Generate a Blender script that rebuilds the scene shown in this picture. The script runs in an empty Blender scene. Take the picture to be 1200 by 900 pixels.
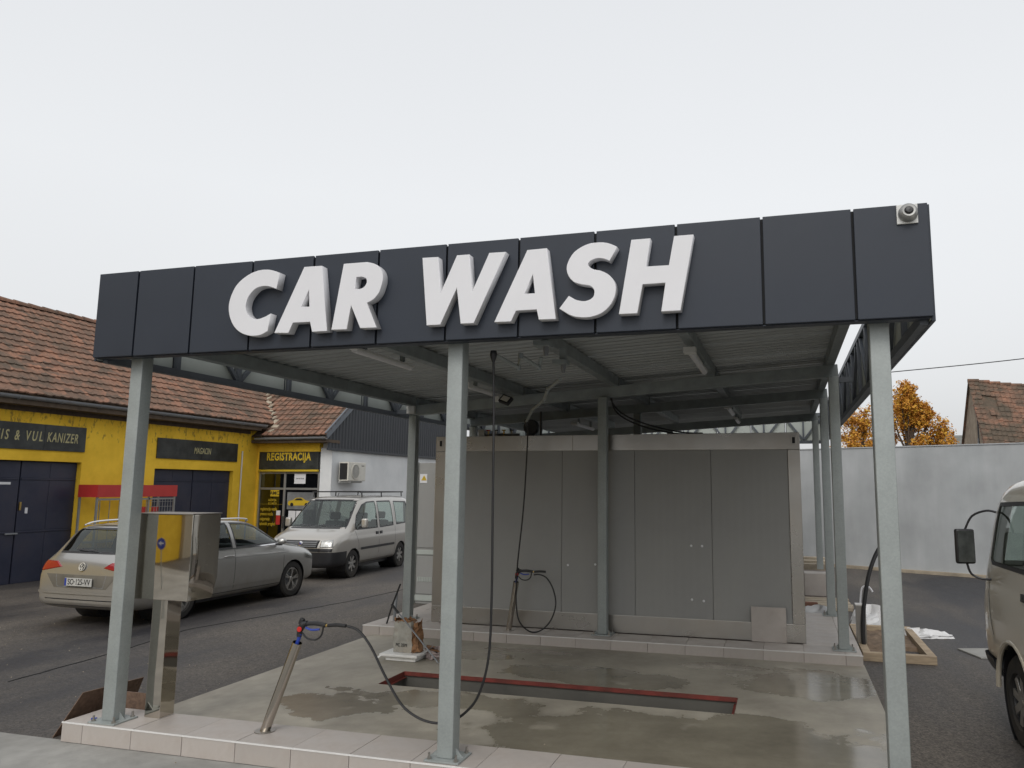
import bpy, bmesh, math, random
from mathutils import Vector, Matrix
from mathutils.bvhtree import BVHTree
R = math.radians
random.seed(7)
SC = bpy.context.scene
COL = SC.collection
# ------------------------------------------------------------------ camera
cam_d = bpy.data.cameras.new('camera'); cam = bpy.data.objects.new('camera', cam_d); COL.objects.link(cam)
cam_d.sensor_width = 36; cam_d.sensor_fit = 'HORIZONTAL'; cam_d.lens = 894.99 / 1200 * 36
cam_d.shift_x = -64.55 / 1200; cam_d.shift_y = -0.0006
cam_d.clip_end = 3000; cam_d.clip_start = .05
def _cam(pitch, yaw, roll, loc):
    c, s = math.cos(yaw), math.sin(yaw)
    fw = Vector((-s * math.cos(pitch), c * math.cos(pitch), math.sin(pitch))); r = Vector((c, s, 0)); u = r.cross(fw)
    cr, sr = math.cos(roll), math.sin(roll)
    r2 = cr * r - sr * u; u2 = sr * r + cr * u
    m = Matrix((r2, u2, -fw)).transposed().to_4x4(); m.translation = loc
    return m
cam.matrix_world = _cam(.13504, .27749, -.00684, Vector((5.26505, -5.21529, 2.00297)))
SC.camera = cam
SC.render.resolution_x = 1024; SC.render.resolution_y = 768
SC.view_settings.view_transform = 'Standard'; SC.view_settings.look = 'None'
SC.view_settings.exposure = 0; SC.view_settings.gamma = 1
# ------------------------------------------------------------------ sky: overcast, foggy
SUN_EL, SUN_AZ = 44, 180       # azimuth measured clockwise from +Y: behind the camera, to its left
w = bpy.data.worlds.new('World'); SC.world = w; w.use_nodes = True
nt = w.node_tree; nt.nodes.clear()
out = nt.nodes.new('ShaderNodeOutputWorld'); add = nt.nodes.new('ShaderNodeAddShader')
sky = nt.nodes.new('ShaderNodeTexSky'); sky.sky_type = 'NISHITA'; sky.sun_disc = False
sky.sun_elevation = R(SUN_EL); sky.sun_rotation = R(SUN_AZ); sky.air_density = 1; sky.dust_density = 6
hs = nt.nodes.new('ShaderNodeHueSaturation'); hs.inputs['Saturation'].default_value = .2
b1 = nt.nodes.new('ShaderNodeBackground'); b1.inputs[1].default_value = .05
b2 = nt.nodes.new('ShaderNodeBackground'); b2.inputs[1].default_value = 1.0
tc = nt.nodes.new('ShaderNodeTexCoord'); sp = nt.nodes.new('ShaderNodeSeparateXYZ')
rp = nt.nodes.new('ShaderNodeValToRGB')
for e, (p, c) in zip(range(4), [(0, (.59, .60, .61)), (.12, (.635, .645, .655)), (.35, (.70, .715, .73)), (.8, (.66, .675, .70))]):
    el = rp.color_ramp.elements[e] if e < 2 else rp.color_ramp.elements.new(p)
    el.position = p; el.color = (*c, 1)
rp.color_ramp.elements[1].position = .12
cn = nt.nodes.new('ShaderNodeTexNoise'); cn.inputs['Scale'].default_value = 1.6; cn.inputs['Detail'].default_value = 3
cm = nt.nodes.new('ShaderNodeMapRange'); cm.inputs[3].default_value = .965; cm.inputs[4].default_value = 1.035
mm = nt.nodes.new('ShaderNodeVectorMath'); mm.operation = 'SCALE'
L = nt.links.new
L(sky.outputs[0], hs.inputs['Color']); L(hs.outputs[0], b1.inputs[0])
L(tc.outputs['Generated'], sp.inputs[0]); L(sp.outputs['Z'], rp.inputs[0]); L(tc.outputs['Generated'], cn.inputs['Vector'])
L(cn.outputs[0], cm.inputs[0]); L(rp.outputs[0], mm.inputs[0]); L(cm.outputs[0], mm.inputs['Scale']); L(mm.outputs[0], b2.inputs[0])
L(b1.outputs[0], add.inputs[0]); L(b2.outputs[0], add.inputs[1]); L(add.outputs[0], out.inputs[0])
sun_d = bpy.data.lights.new('sun', 'SUN'); sun_d.energy = .75; sun_d.angle = R(24); sun_d.color = (1, .96, .9)
sun = bpy.data.objects.new('sun', sun_d); COL.objects.link(sun)
_d = Vector((math.sin(R(SUN_AZ)) * math.cos(R(SUN_EL)), math.cos(R(SUN_AZ)) * math.cos(R(SUN_EL)), math.sin(R(SUN_EL))))
sun.rotation_euler = _d.to_track_quat('Z', 'Y').to_euler()

# ------------------------------------------------------------------ helpers
ORI = {}
def ori(o): return ORI.get(o.name, Vector((0, 0, 0))) if o else Vector((0, 0, 0))
def tag(o, label=None, cat=None, group=None, kind=None):
    if label: o['label'] = label
    if cat: o['category'] = cat
    if group: o['group'] = group
    if kind: o['kind'] = kind
    return o
def thing(name, label, cat, loc=(0, 0, 0), rz=0, group=None, local=False):
    o = bpy.data.objects.new(name, None); COL.objects.link(o); o.location = loc; o.rotation_euler = (0, 0, rz)
    o.empty_display_size = .2
    ORI[o.name] = Vector((0, 0, 0)) if local else Vector(loc)
    return tag(o, label, cat, group)
def link(name, me, parent=None, kind=None, loc=None):
    o = bpy.data.objects.new(name, me); COL.objects.link(o)
    if parent: o.parent = parent; ORI[o.name] = ori(parent)
    if loc is not None: o.location = Vector(loc) - ori(parent)
    if kind: o['kind'] = kind
    return o
def copy_tree(o, parent=None):
    c = o.copy(); COL.objects.link(c)
    if parent: c.parent = parent
    for ch in [x for x in SC.objects if x.parent == o]: copy_tree(ch, c)
    return c
class MB:
    def __init__(s): s.v = []; s.f = []; s.m = []
    def add(s, vs, fs, mi=0):
        n = len(s.v); s.v += [tuple(v) for v in vs]; s.f += [tuple(i + n for i in f) for f in fs]; s.m += [mi] * len(fs); return s
    def box(s, x0, x1, y0, y1, z0, z1, mi=0):
        return s.add([(x0, y0, z0), (x1, y0, z0), (x1, y1, z0), (x0, y1, z0), (x0, y0, z1), (x1, y0, z1), (x1, y1, z1), (x0, y1, z1)],
                     [(0, 3, 2, 1), (4, 5, 6, 7), (0, 1, 5, 4), (1, 2, 6, 5), (2, 3, 7, 6), (3, 0, 4, 7)], mi)
    def obox(s, c, sx, sy, sz, m=None, mi=0):
        c = Vector(c); m = m or Matrix.Identity(3)
        b = MB().box(-sx / 2, sx / 2, -sy / 2, sy / 2, -sz / 2, sz / 2)
        return s.add([c + m @ Vector(v) for v in b.v], b.f, mi)
    def bar(s, p0, p1, wd, ht, up=(0, 0, 1), mi=0):
        p0, p1 = Vector(p0), Vector(p1); d = (p1 - p0); l = d.length; d.normalize(); up = Vector(up)
        if abs(d.dot(up)) > .99: up = Vector((0, 1, 0))
        a = d.cross(up).normalized(); b = a.cross(d)
        return s.obox((p0 + p1) / 2, wd, l, ht, Matrix((a, d, b)).transposed(), mi)
    def tube(s, pts, r, n=10, cap=True, mi=0):
        pts = [Vector(p) for p in pts]; rs = r if isinstance(r, (list, tuple)) else [r] * len(pts)
        vs = []; a = None
        for i, p in enumerate(pts):
            t = (pts[min(i + 1, len(pts) - 1)] - pts[max(i - 1, 0)]).normalized()
            if a is None: a = t.orthogonal().normalized()
            else: a = (a - t * a.dot(t)).normalized()
            b = t.cross(a)
            for k in range(n):
                th = 2 * math.pi * k / n; vs.append(p + (a * math.cos(th) + b * math.sin(th)) * rs[i])
        fs = [(i * n + k, i * n + (k + 1) % n, (i + 1) * n + (k + 1) % n, (i + 1) * n + k) for i in range(len(pts) - 1) for k in range(n)]
        if cap: fs += [tuple(range(n))[::-1], tuple(range((len(pts) - 1) * n, len(pts) * n))]
        return s.add(vs, fs, mi)
    def lathe(s, prof, c, ax=(0, 0, 1), n=24, mi=0):
        ax = Vector(ax).normalized(); a = ax.orthogonal().normalized(); b = ax.cross(a); c = Vector(c); vs = []
        for r, h in prof:
            for k in range(n):
                th = 2 * math.pi * k / n; vs.append(c + ax * h + (a * math.cos(th) + b * math.sin(th)) * r)
        fs = [(i * n + k, i * n + (k + 1) % n, (i + 1) * n + (k + 1) % n, (i + 1) * n + k) for i in range(len(prof) - 1) for k in range(n)]
        return s.add(vs, fs, mi)
    def mesh(s, name, mats, smooth=False, bevel=0, o=Vector((0, 0, 0)), seg=2, ang=32):
        me = bpy.data.meshes.new(name); me.from_pydata([Vector(v) - o for v in s.v], [], s.f)
        for m in (mats if isinstance(mats, (list, tuple)) else [mats]): me.materials.append(m)
        for p, m in zip(me.polygons, s.m): p.material_index = m
        bm = bmesh.new(); bm.from_mesh(me)
        bmesh.ops.recalc_face_normals(bm, faces=bm.faces)
        if bevel:
            es = [e for e in bm.edges if len(e.link_faces) == 2 and e.calc_face_angle(0) > R(ang)]
            if es: bmesh.ops.bevel(bm, geom=es, offset=bevel, segments=seg, profile=.6, affect='EDGES', clamp_overlap=True)
        bm.to_mesh(me); bm.free()
        if smooth:
            for p in me.polygons: p.use_smooth = True
            try: me.set_sharp_from_angle(angle=R(ang))
            except Exception: pass
        return me
    def build(s, name, mats, parent=None, smooth=False, bevel=0, kind=None, seg=2, ang=32):
        return link(name, s.mesh(name, mats, smooth, bevel, ori(parent), seg, ang), parent, kind)
def catmull(pts, n=6):
    pts = [Vector(p) for p in pts]; o = []
    for i in range(len(pts) - 1):
        p0 = pts[max(i - 1, 0)]; p1 = pts[i]; p2 = pts[i + 1]; p3 = pts[min(i + 2, len(pts) - 1)]
        for k in range(n):
            t = k / n; o.append(.5 * ((2 * p1) + (p2 - p0) * t + (2 * p0 - 5 * p1 + 4 * p2 - p3) * t * t + (3 * p1 - p0 - 3 * p2 + p3) * t ** 3))
    return o + [pts[-1]]
def flat_curve(loops, extr, bev=0):
    cu = bpy.data.curves.new('outline', 'CURVE'); cu.dimensions = '2D'; cu.fill_mode = 'BOTH'; cu.extrude = extr; cu.bevel_depth = bev; cu.bevel_resolution = 1
    for lp in loops:
        sp_ = cu.splines.new('POLY'); sp_.points.add(len(lp) - 1); sp_.use_cyclic_u = True
        for p, q in zip(sp_.points, lp): p.co = (q[0], q[1], 0, 1)
    return _conv(cu)
def _conv(cu):
    o = bpy.data.objects.new('tmp_outline', cu); COL.objects.link(o)
    dg = bpy.context.evaluated_depsgraph_get(); dg.update()
    me = bpy.data.meshes.new_from_object(o.evaluated_get(dg)); bpy.data.objects.remove(o); bpy.data.curves.remove(cu)
    return me
def place_flat(me, name, mat, parent, org, right, up, kind=None):
    right = Vector(right).normalized(); up = Vector(up).normalized(); n = right.cross(up)
    m = Matrix((right, up, n)).transposed().to_4x4(); m.translation = Vector(org) - ori(parent)
    me.transform(m); me.materials.clear(); me.materials.append(mat)
    return link(name, me, parent, kind)
def _fixj(me):
    base = sorted(v.co.y for v in me.vertices)
    lo = base[0]; q = [v for v in me.vertices if v.co.y < lo * .55]
    if not q: return
    ys = sorted(v.co.y for v in me.vertices if v.co.y > lo * .55 - 0)
    from collections import Counter
    bl = Counter(round(y, 3) for y in ys if y < 0).most_common(1)[0][0]; x0 = min(v.co.x for v in q) - .01 * abs(lo); x1 = max(v.co.x for v in me.vertices if v.co.y < bl - .02 * abs(lo)) 
    J = [v for v in me.vertices if x0 <= v.co.x <= x1 + .001]; top = max(v.co.y for v in J); k = (top - bl) / (top - lo)
    for v in J: v.co.y = top - (top - v.co.y) * k
def text(s, size, mat, parent, org, right, up, name='lettering', sx=1.0, bold=0.0, ext=.002, align='CENTER', shear=0, space=1.0, fixj=False):
    cu = bpy.data.curves.new('words', 'FONT'); cu.body = s; cu.size = size; cu.extrude = ext; cu.offset = bold * size; cu.shear = shear
    cu.align_x = align; cu.align_y = 'CENTER'; cu.space_character = space; cu.resolution_u = 3
    me = _conv(cu); me.transform(Matrix.Diagonal((sx, 1, 1, 1)))
    if fixj: _fixj(me)
    return place_flat(me, name, mat, parent, org, right, up)

# ------------------------------------------------------------------ materials
def nodes(name):
    m = bpy.data.materials.new(name); m.use_nodes = True; t = m.node_tree
    return m, t, t.nodes['Principled BSDF'], (lambda ty, **k: _n(t, ty, **k)), t.links.new
def _n(t, ty, **k):
    n = t.nodes.new('ShaderNode' + ty)
    for a, b in k.items():
        if a in ('blend_type', 'operation', 'feature', 'data_type', 'wave_type', 'bands_direction', 'noise_dimensions', 'distance'): setattr(n, a, b)
        else: n.inputs[a.replace('_', ' ')].default_value = b
    return n
def M(name, col, rough=.6, metal=0, var=.15, scale=2, detail=5, bump=0, bscale=60, rand=0, stretch=(1, 1, 1), dirt=None, dscale=1.2, damt=.5, rvar=0, coat=0, spec=.5, world=False):
    m, t, b, N, K = nodes(name)
    tcn = N('TexCoord'); mp = N('Mapping'); mp.inputs['Scale'].default_value = stretch
    if world:
        g = N('NewGeometry'); K(g.outputs['Position'], mp.inputs[0])
    else: K(tcn.outputs['Object'], mp.inputs[0])
    no = N('TexNoise', Scale=scale, Detail=detail, Roughness=.6); K(mp.outputs[0], no.inputs['Vector'])
    r = N('MapRange'); r.inputs[1].default_value = .3; r.inputs[2].default_value = .7; r.inputs[3].default_value = 1 - var; r.inputs[4].default_value = 1 + var
    K(no.outputs[0], r.inputs[0])
    v = N('VectorMath', operation='SCALE'); v.inputs[0].default_value = col[:3]; K(r.outputs[0], v.inputs['Scale']); last = v.outputs[0]
    if rand:
        oi = N('ObjectInfo'); rr = N('MapRange'); rr.inputs[3].default_value = 1 - rand; rr.inputs[4].default_value = 1 + rand; K(oi.outputs['Random'], rr.inputs[0])
        v2 = N('VectorMath', operation='SCALE'); K(last, v2.inputs[0]); K(rr.outputs[0], v2.inputs['Scale']); last = v2.outputs[0]
    if dirt:
        n2 = N('TexNoise', Scale=dscale, Detail=8, Roughness=.65); K(mp.outputs[0], n2.inputs['Vector'])
        r2 = N('MapRange'); r2.inputs[1].default_value = .45; r2.inputs[2].default_value = .7; r2.inputs[4].default_value = damt; K(n2.outputs[0], r2.inputs[0])
        mx = N('MixRGB'); K(r2.outputs[0], mx.inputs[0]); K(last, mx.inputs[1]); mx.inputs[2].default_value = (*dirt, 1); last = mx.outputs[0]
    K(last, b.inputs['Base Color'])
    b.inputs['Roughness'].default_value = rough; b.inputs['Metallic'].default_value = metal; b.inputs['Specular IOR Level'].default_value = spec
    if coat: b.inputs['Coat Weight'].default_value = coat; b.inputs['Coat Roughness'].default_value = .06
    if rvar:
        n3 = N('TexNoise', Scale=scale * 1.7, Detail=4); K(mp.outputs[0], n3.inputs['Vector'])
        r3 = N('MapRange'); r3.inputs[1].default_value = .3; r3.inputs[2].default_value = .7; r3.inputs[3].default_value = max(.02, rough - rvar); r3.inputs[4].default_value = min(1, rough + rvar)
        K(n3.outputs[0], r3.inputs[0]); K(r3.outputs[0], b.inputs['Roughness'])
    if bump:
        n4 = N('TexNoise', Scale=bscale, Detail=4); K(mp.outputs[0], n4.inputs['Vector'])
        bp = N('Bump', Strength=bump, Distance=.01); K(n4.outputs[0], bp.inputs['Height']); K(bp.outputs[0], b.inputs['Normal'])
    return m

m_galv = M('galvanised_steel', (.285, .31, .303), .5, .2, .05, 3, bump=.03, bscale=30, rvar=.08, dirt=(.36, .39, .38), dscale=6, damt=.18)
def _spangle():
    t = m_galv.node_tree; b = t.nodes['Principled BSDF']; K = t.links.new
    N = lambda ty, **k: _n(t, ty, **k)
    src = b.inputs['Base Color'].links[0].from_socket
    g = N('NewGeometry'); vo = N('TexVoronoi', Scale=90); K(g.outputs['Position'], vo.inputs['Vector'])
    sc = N('SeparateColor'); K(vo.outputs['Color'], sc.inputs[0])
    r = N('MapRange'); r.inputs[3].default_value = .95; r.inputs[4].default_value = 1.05; K(sc.outputs[0], r.inputs[0])
    v = N('VectorMath', operation='SCALE'); K(src, v.inputs[0]); K(r.outputs[0], v.inputs['Scale']); K(v.outputs[0], b.inputs['Base Color'])
_spangle()
m_galvd = M('galvanised_beam', (.27, .30, .305), .5, .3, .15, 6, rvar=.1)
m_truss = M('grey_painted_steel', (.085, .095, .11), .5, .1, .1, 6)
m_anth = M('anthracite_sheet', (.024, .030, .042), .45, 0, .08, 1.5, spec=.35, bump=.03, bscale=3, rvar=.06, rand=.05)
m_dark = M('dark_gap', (.012, .013, .015), .8)
m_pale = M('pale_panel_back', (.40, .43, .40), .6, 0, .08, 2, dirt=(.30, .32, .29), damt=.5)
m_white = M('white_plastic', (.68, .68, .70), .45, 0, .02, 3)
m_whitem = M('white_painted_metal', (.62, .62, .60), .5, 0, .05, 6)
m_sheet = M('galvanised_roof_sheet', (.36, .375, .37), .45, .3, .08, 2, stretch=(.3, 2, 1), rvar=.08)
m_steel = M('brushed_stainless', (.35, .335, .31), .30, .85, .07, 1.3, rvar=.05, dirt=(.33, .29, .24), dscale=1.2, damt=.4)
m_panel = M('grey_sandwich_panel', (.275, .275, .265), .55, 0, .04, 2, rand=.03, dirt=(.30, .30, .28), dscale=.8, damt=.5)
m_rubber = M('black_rubber', (.012, .012, .013), .5, 0, .2, 8)
m_blackp = M('black_plastic', (.018, .018, .02), .42, 0, .15, 8, bump=.05)
m_red = M('red_plastic', (.50, .025, .02), .4, 0, .08, 6)
m_blue = M('blue_plastic', (.02, .05, .32), .4, 0, .05, 6)
m_brass = M('brass', (.6, .42, .15), .3, 1, .1, 6)
m_tile = M('beige_ceramic_tile', (.405, .37, .34), .42, 0, .10, 2.5, rand=.07, dirt=(.35, .305, .27), dscale=4, damt=.7, rvar=.1)
m_grout = M('grey_grout', (.20, .17, .15), .9, 0, .2, 9)
m_trim = M('white_edge_profile', (.66, .65, .63), .5, 0, .06, 5)
m_wood = M('raw_timber', (.36, .28, .19), .8, 0, .25, 5, stretch=(1, 1, 6), bump=.3, bscale=30, rand=.1)
m_osb = M('brown_board', (.15, .095, .065), .8, 0, .3, 30, bump=.4, bscale=60)
m_soil = M('brown_soil', (.17, .12, .08), .95, 0, .4, 8, bump=1, bscale=25)
m_bag = M('white_plastic_bag', (.66, .66, .66), .4, 0, .06, 6, bump=.5, bscale=14)
m_paper = M('cement_sack_paper', (.36, .35, .31), .85, 0, .25, 9, bump=.5, bscale=20, dirt=(.22, .15, .09), dscale=4, damt=.5)
m_foam = M('white_foam', (.72, .72, .70), .8, 0, .04, 9, bump=.1, dirt=(.5, .48, .44), dscale=5)
m_blackw = M('dark_slate_board', (.022, .025, .024), .45, 0, .4, 3, dirt=(.05, .055, .05), dscale=3, damt=.7)
m_yel = None
m_yprint = M('yellow_print', (.55, .38, .02), .6, 0, .05)
m_cprint = M('cream_print', (.42, .38, .20), .7, 0, .25, 12)
m_navy = M('navy_painted_steel', (.022, .026, .05), .5, 0, .18, 1.6, rvar=.1, dirt=(.04, .035, .045), dscale=1.6, damt=.6, bump=.08, bscale=4)
m_gutter = M('weathered_gutter', (.25, .265, .28), .55, .2, .25, 3, dirt=(.07, .05, .04), dscale=3)
m_siding = M('graphite_siding', (.032, .036, .043), .5, 0, .08, 3)
m_alu = M('aluminium_frame', (.30, .30, .29), .45, .5, .1, 6)
m_cream = M('cream_plastic', (.62, .60, .54), .5, 0, .06, 6, dirt=(.42, .38, .3), dscale=4, damt=.4)
m_redsteel = M('red_painted_angle', (.16, .03, .022), .6, 0, .3, 6, dirt=(.09, .03, .02), dscale=5, damt=.8)
m_redsheet = M('red_sheet', (.46, .035, .03), .45, 0, .08, 3)
m_chrome = M('chrome', (.75, .75, .75), .12, 1, .03)
m_rim = M('alloy_rim', (.42, .41, .39), .35, .8, .1, 6, dirt=(.2, .17, .13), dscale=5, damt=.5)
m_tyre = M('tyre_rubber', (.022, .021, .02), .85, 0, .25, 9, dirt=(.075, .062, .048), dscale=3, damt=.6)
m_seat = M('dark_seat_fabric', (.035, .035, .038), .9, 0, .1)
m_bark = M('bark', (.09, .065, .045), .9, 0, .3, 6, bump=.6, bscale=20)
m_plank = M('pale_planks', (.33, .28, .21), .85, 0, .25, 4, rand=.2)
m_oldwall = M('old_lime_render', (.30, .24, .175), .9, 0, .3, 2.2, bump=.6, bscale=12, dirt=(.18, .13, .09), dscale=2.5, damt=.8)
m_whitewall = M('white_render_wall', (.68, .69, .69), .85, 0, .06, 1.2, bump=.15, bscale=30, dirt=(.55, .57, .58), dscale=.9, damt=.6)
m_grayroof = M('far_grey_roof', (.16, .16, .15), .9, 0, .3, 3, dirt=(.10, .11, .08), dscale=2)
def glass(name, tint=(.55, .62, .6), refl=.35, base=.5):
    m, t, b, N, K = nodes(name)
    t.nodes.remove(b); o = [n for n in t.nodes if n.type == 'OUTPUT_MATERIAL'][0]
    tr = N('BsdfTransparent'); tr.inputs[0].default_value = (*tint, 1)
    gl = N('BsdfGlossy'); gl.inputs['Roughness'].default_value = .03; gl.inputs[0].default_value = (.9, .95, .93, 1)
    fr = N('Fresnel', IOR=1.5); r = N('MapRange'); r.inputs[1].default_value = .04; r.inputs[2].default_value = .6; r.inputs[3].default_value = refl; r.inputs[4].default_value = .7
    K(fr.outputs[0], r.inputs[0]); mx = N('MixShader'); K(r.outputs[0], mx.inputs[0]); K(tr.outputs[0], mx.inputs[1]); K(gl.outputs[0], mx.inputs[2]); K(mx.outputs[0], o.inputs[0])
    return m
m_glass = glass('car_glass', (.72, .80, .76), .05)
m_shopglass = glass('shop_glass', (.16, .17, .15), .10)
m_clear = glass('lamp_lens', (.8, .8, .8), .12)
def mirror():
    m, t, b, N, K = nodes('polished_stainless')
    b.inputs['Metallic'].default_value = 1; b.inputs['Roughness'].default_value = .045; b.inputs['Base Color'].default_value = (.60, .56, .50, 1)
    g = N('NewGeometry'); no = N('TexNoise', Scale=2.2, Detail=1); K(g.outputs['Position'], no.inputs['Vector'])
    bp = N('Bump', Strength=.10, Distance=.05); K(no.outputs[0], bp.inputs['Height']); K(bp.outputs[0], b.inputs['Normal'])
    return m
m_mirror = mirror()
def asphalt():
    m, t, b, N, K = nodes('asphalt')
    g = N('NewGeometry')
    mp = N('Mapping'); mp.inputs['Scale'].default_value = (1, .35, 1); mp.inputs['Rotation'].default_value = (0, 0, .5); K(g.outputs['Position'], mp.inputs[0])
    n1 = N('TexNoise', Scale=.42, Detail=9, Roughness=.62); K(mp.outputs[0], n1.inputs['Vector'])
    n2 = N('TexNoise', Scale=26, Detail=6, Roughness=.7); K(g.outputs['Position'], n2.inputs['Vector'])
    v = N('TexVoronoi', Scale=75); K(g.outputs['Position'], v.inputs['Vector'])
    sc = N('SeparateColor'); K(v.outputs['Color'], sc.inputs[0])
    cr = N('ValToRGB'); e = cr.color_ramp.elements; e[0].position = .38; e[0].color = (.022, .021, .024, 1); e[1].position = .66; e[1].color = (.115, .10, .084, 1)
    K(n1.outputs[0], cr.inputs[0])
    r = N('MapRange'); r.inputs[1].default_value = .25; r.inputs[2].default_value = .75; r.inputs[3].default_value = .55; r.inputs[4].default_value = 1.45; K(n2.outputs[0], r.inputs[0])
    s1 = N('VectorMath', operation='SCALE'); K(cr.outputs[0], s1.inputs[0]); K(r.outputs[0], s1.inputs['Scale'])
    r2 = N('MapRange'); r2.inputs[3].default_value = .6; r2.inputs[4].default_value = 1.4; K(sc.outputs[0], r2.inputs[0])
    s2 = N('VectorMath', operation='SCALE'); K(s1.outputs[0], s2.inputs[0]); K(r2.outputs[0], s2.inputs['Scale']); K(s2.outputs[0], b.inputs['Base Color'])
    rr = N('MapRange'); rr.inputs[1].default_value = .35; rr.inputs[2].default_value = .65; rr.inputs[3].default_value = .5; rr.inputs[4].default_value = .85; K(n1.outputs[0], rr.inputs[0]); K(rr.outputs[0], b.inputs['Roughness'])
    bp = N('Bump', Strength=.5, Distance=.006); K(n2.outputs[0], bp.inputs['Height'])
    bp2 = N('Bump', Strength=.5, Distance=.004); K(v.outputs['Distance'], bp2.inputs['Height']); K(bp.outputs[0], bp2.inputs['Normal']); K(bp2.outputs[0], b.inputs['Normal'])
    return m
m_asph = asphalt()
def concrete(name, wet=True):
    m, t, b, N, K = nodes(name)
    g = N('NewGeometry'); P = g.outputs['Position']
    n1 = N('TexNoise', Scale=.9, Detail=9, Roughness=.62); K(P, n1.inputs['Vector'])
    n2 = N('TexNoise', Scale=7, Detail=7, Roughness=.7); K(P, n2.inputs['Vector'])
    cr = N('ValToRGB'); e = cr.color_ramp.elements; e[0].position = .3; e[0].color = (.20, .18, .145, 1); e[1].position = .7; e[1].color = (.40, .37, .305, 1)
    K(n1.outputs[0], cr.inputs[0])
    r = N('MapRange'); r.inputs[1].default_value = .25; r.inputs[2].default_value = .75; r.inputs[3].default_value = .86; r.inputs[4].default_value = 1.12; K(n2.outputs[0], r.inputs[0])
    s1 = N('VectorMath', operation='SCALE'); K(cr.outputs[0], s1.inputs[0]); K(r.outputs[0], s1.inputs['Scale']); last = s1.outputs[0]
    rough = .7
    if wet:
        # water left standing after rinsing: ragged puddles at fixed places on the slab
        n3 = N('TexNoise', Scale=1.7, Detail=6, Roughness=.62); K(P, n3.inputs['Vector'])
        mask = None
        for cx, cy, rx, ry, wgt in [(3.3, 3.05, 1.1, .42, 1), (4.6, 1.1, 1.9, .95, 1), (2.1, 1.75, 1.25, .35, .75), (5.35, 3.4, .8, .7, .8), (1.6, 3.6, .9, .35, .6), (1.2, 1.3, .8, .45, .7), (4.9, 3.95, 1.2, .25, .6), (2.2, 4.05, .7, .14, .8)]:
            mp = N('Mapping'); mp.inputs['Location'].default_value = (-cx / rx, -cy / ry, 0); mp.inputs['Scale'].default_value = (1 / rx, 1 / ry, 0); K(P, mp.inputs[0])
            ln = N('VectorMath', operation='LENGTH'); K(mp.outputs[0], ln.inputs[0])
            q = N('MapRange'); q.inputs[1].default_value = 1.5; q.inputs[2].default_value = 0; q.inputs[3].default_value = 0; q.inputs[4].default_value = wgt; K(ln.outputs['Value'], q.inputs[0])
            if mask is None: mask = q.outputs[0]
            else:
                mxn = N('Math', operation='MAXIMUM'); K(mask, mxn.inputs[0]); K(q.outputs[0], mxn.inputs[1]); mask = mxn.outputs[0]
        ad = N('Math', operation='ADD'); K(mask, ad.inputs[0]); K(n3.outputs[0], ad.inputs[1])
        wr = N('MapRange'); wr.inputs[1].default_value = .80; wr.inputs[2].default_value = .88; K(ad.outputs[0], wr.inputs[0])
        mx = N('MixRGB', blend_type='MULTIPLY'); mx.inputs[2].default_value = (.60, .585, .53, 1); K(wr.outputs[0], mx.inputs[0]); K(last, mx.inputs[1]); last = mx.outputs[0]
        # cement stains
        n5 = N('TexNoise', Scale=2.6, Detail=3); K(P, n5.inputs['Vector'])
        w5 = N('MapRange'); w5.inputs[1].default_value = .62; w5.inputs[2].default_value = .74; w5.inputs[4].default_value = .4; K(n5.outputs[0], w5.inputs[0])
        mx5 = N('MixRGB'); mx5.inputs[2].default_value = (.42, .38, .31, 1); K(w5.outputs[0], mx5.inputs[0]); K(last, mx5.inputs[1]); last = mx5.outputs[0]
        rw = N('MapRange'); rw.inputs[3].default_value = .55; rw.inputs[4].default_value = .16; K(wr.outputs[0], rw.inputs[0]); K(rw.outputs[0], b.inputs['Roughness'])
    else: b.inputs['Roughness'].default_value = .8
    K(last, b.inputs['Base Color'])
    bp = N('Bump', Strength=.15, Distance=.004); K(n2.outputs[0], bp.inputs['Height']); K(bp.outputs[0], b.inputs['Normal'])
    return m
m_conc = concrete('trowelled_concrete'); m_pave = concrete('pavement_concrete', False)
for _e, _c in zip([n for n in m_pave.node_tree.nodes if n.type == 'VALTORGB'][0].color_ramp.elements, ((.20, .195, .18, 1), (.32, .315, .295, 1))): _e.color = _c
def farwall():
    m, t, b, N, K = nodes('grey_render')
    g = N('NewGeometry'); mp = N('Mapping'); mp.inputs['Scale'].default_value = (1.6, 1.6, .25); K(g.outputs['Position'], mp.inputs[0])
    n1 = N('TexNoise', Scale=1.3, Detail=8, Roughness=.6); K(mp.outputs[0], n1.inputs['Vector'])
    n2 = N('TexNoise', Scale=1.1, Detail=5); K(g.outputs['Position'], n2.inputs['Vector'])
    cr = N('ValToRGB'); e = cr.color_ramp.elements; e[0].position = .3; e[0].color = (.33, .345, .35, 1); e[1].position = .7; e[1].color = (.40, .412, .417, 1); K(n1.outputs[0], cr.inputs[0])
    r = N('MapRange'); r.inputs[1].default_value = .3; r.inputs[2].default_value = .7; r.inputs[3].default_value = .86; r.inputs[4].default_value = 1.12; K(n2.outputs[0], r.inputs[0])
    s1 = N('VectorMath', operation='SCALE'); K(cr.outputs[0], s1.inputs[0]); K(r.outputs[0], s1.inputs['Scale']); K(s1.outputs[0], b.inputs['Base Color']); b.inputs['Roughness'].default_value = .9
    return m
m_farwall = farwall()
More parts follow.
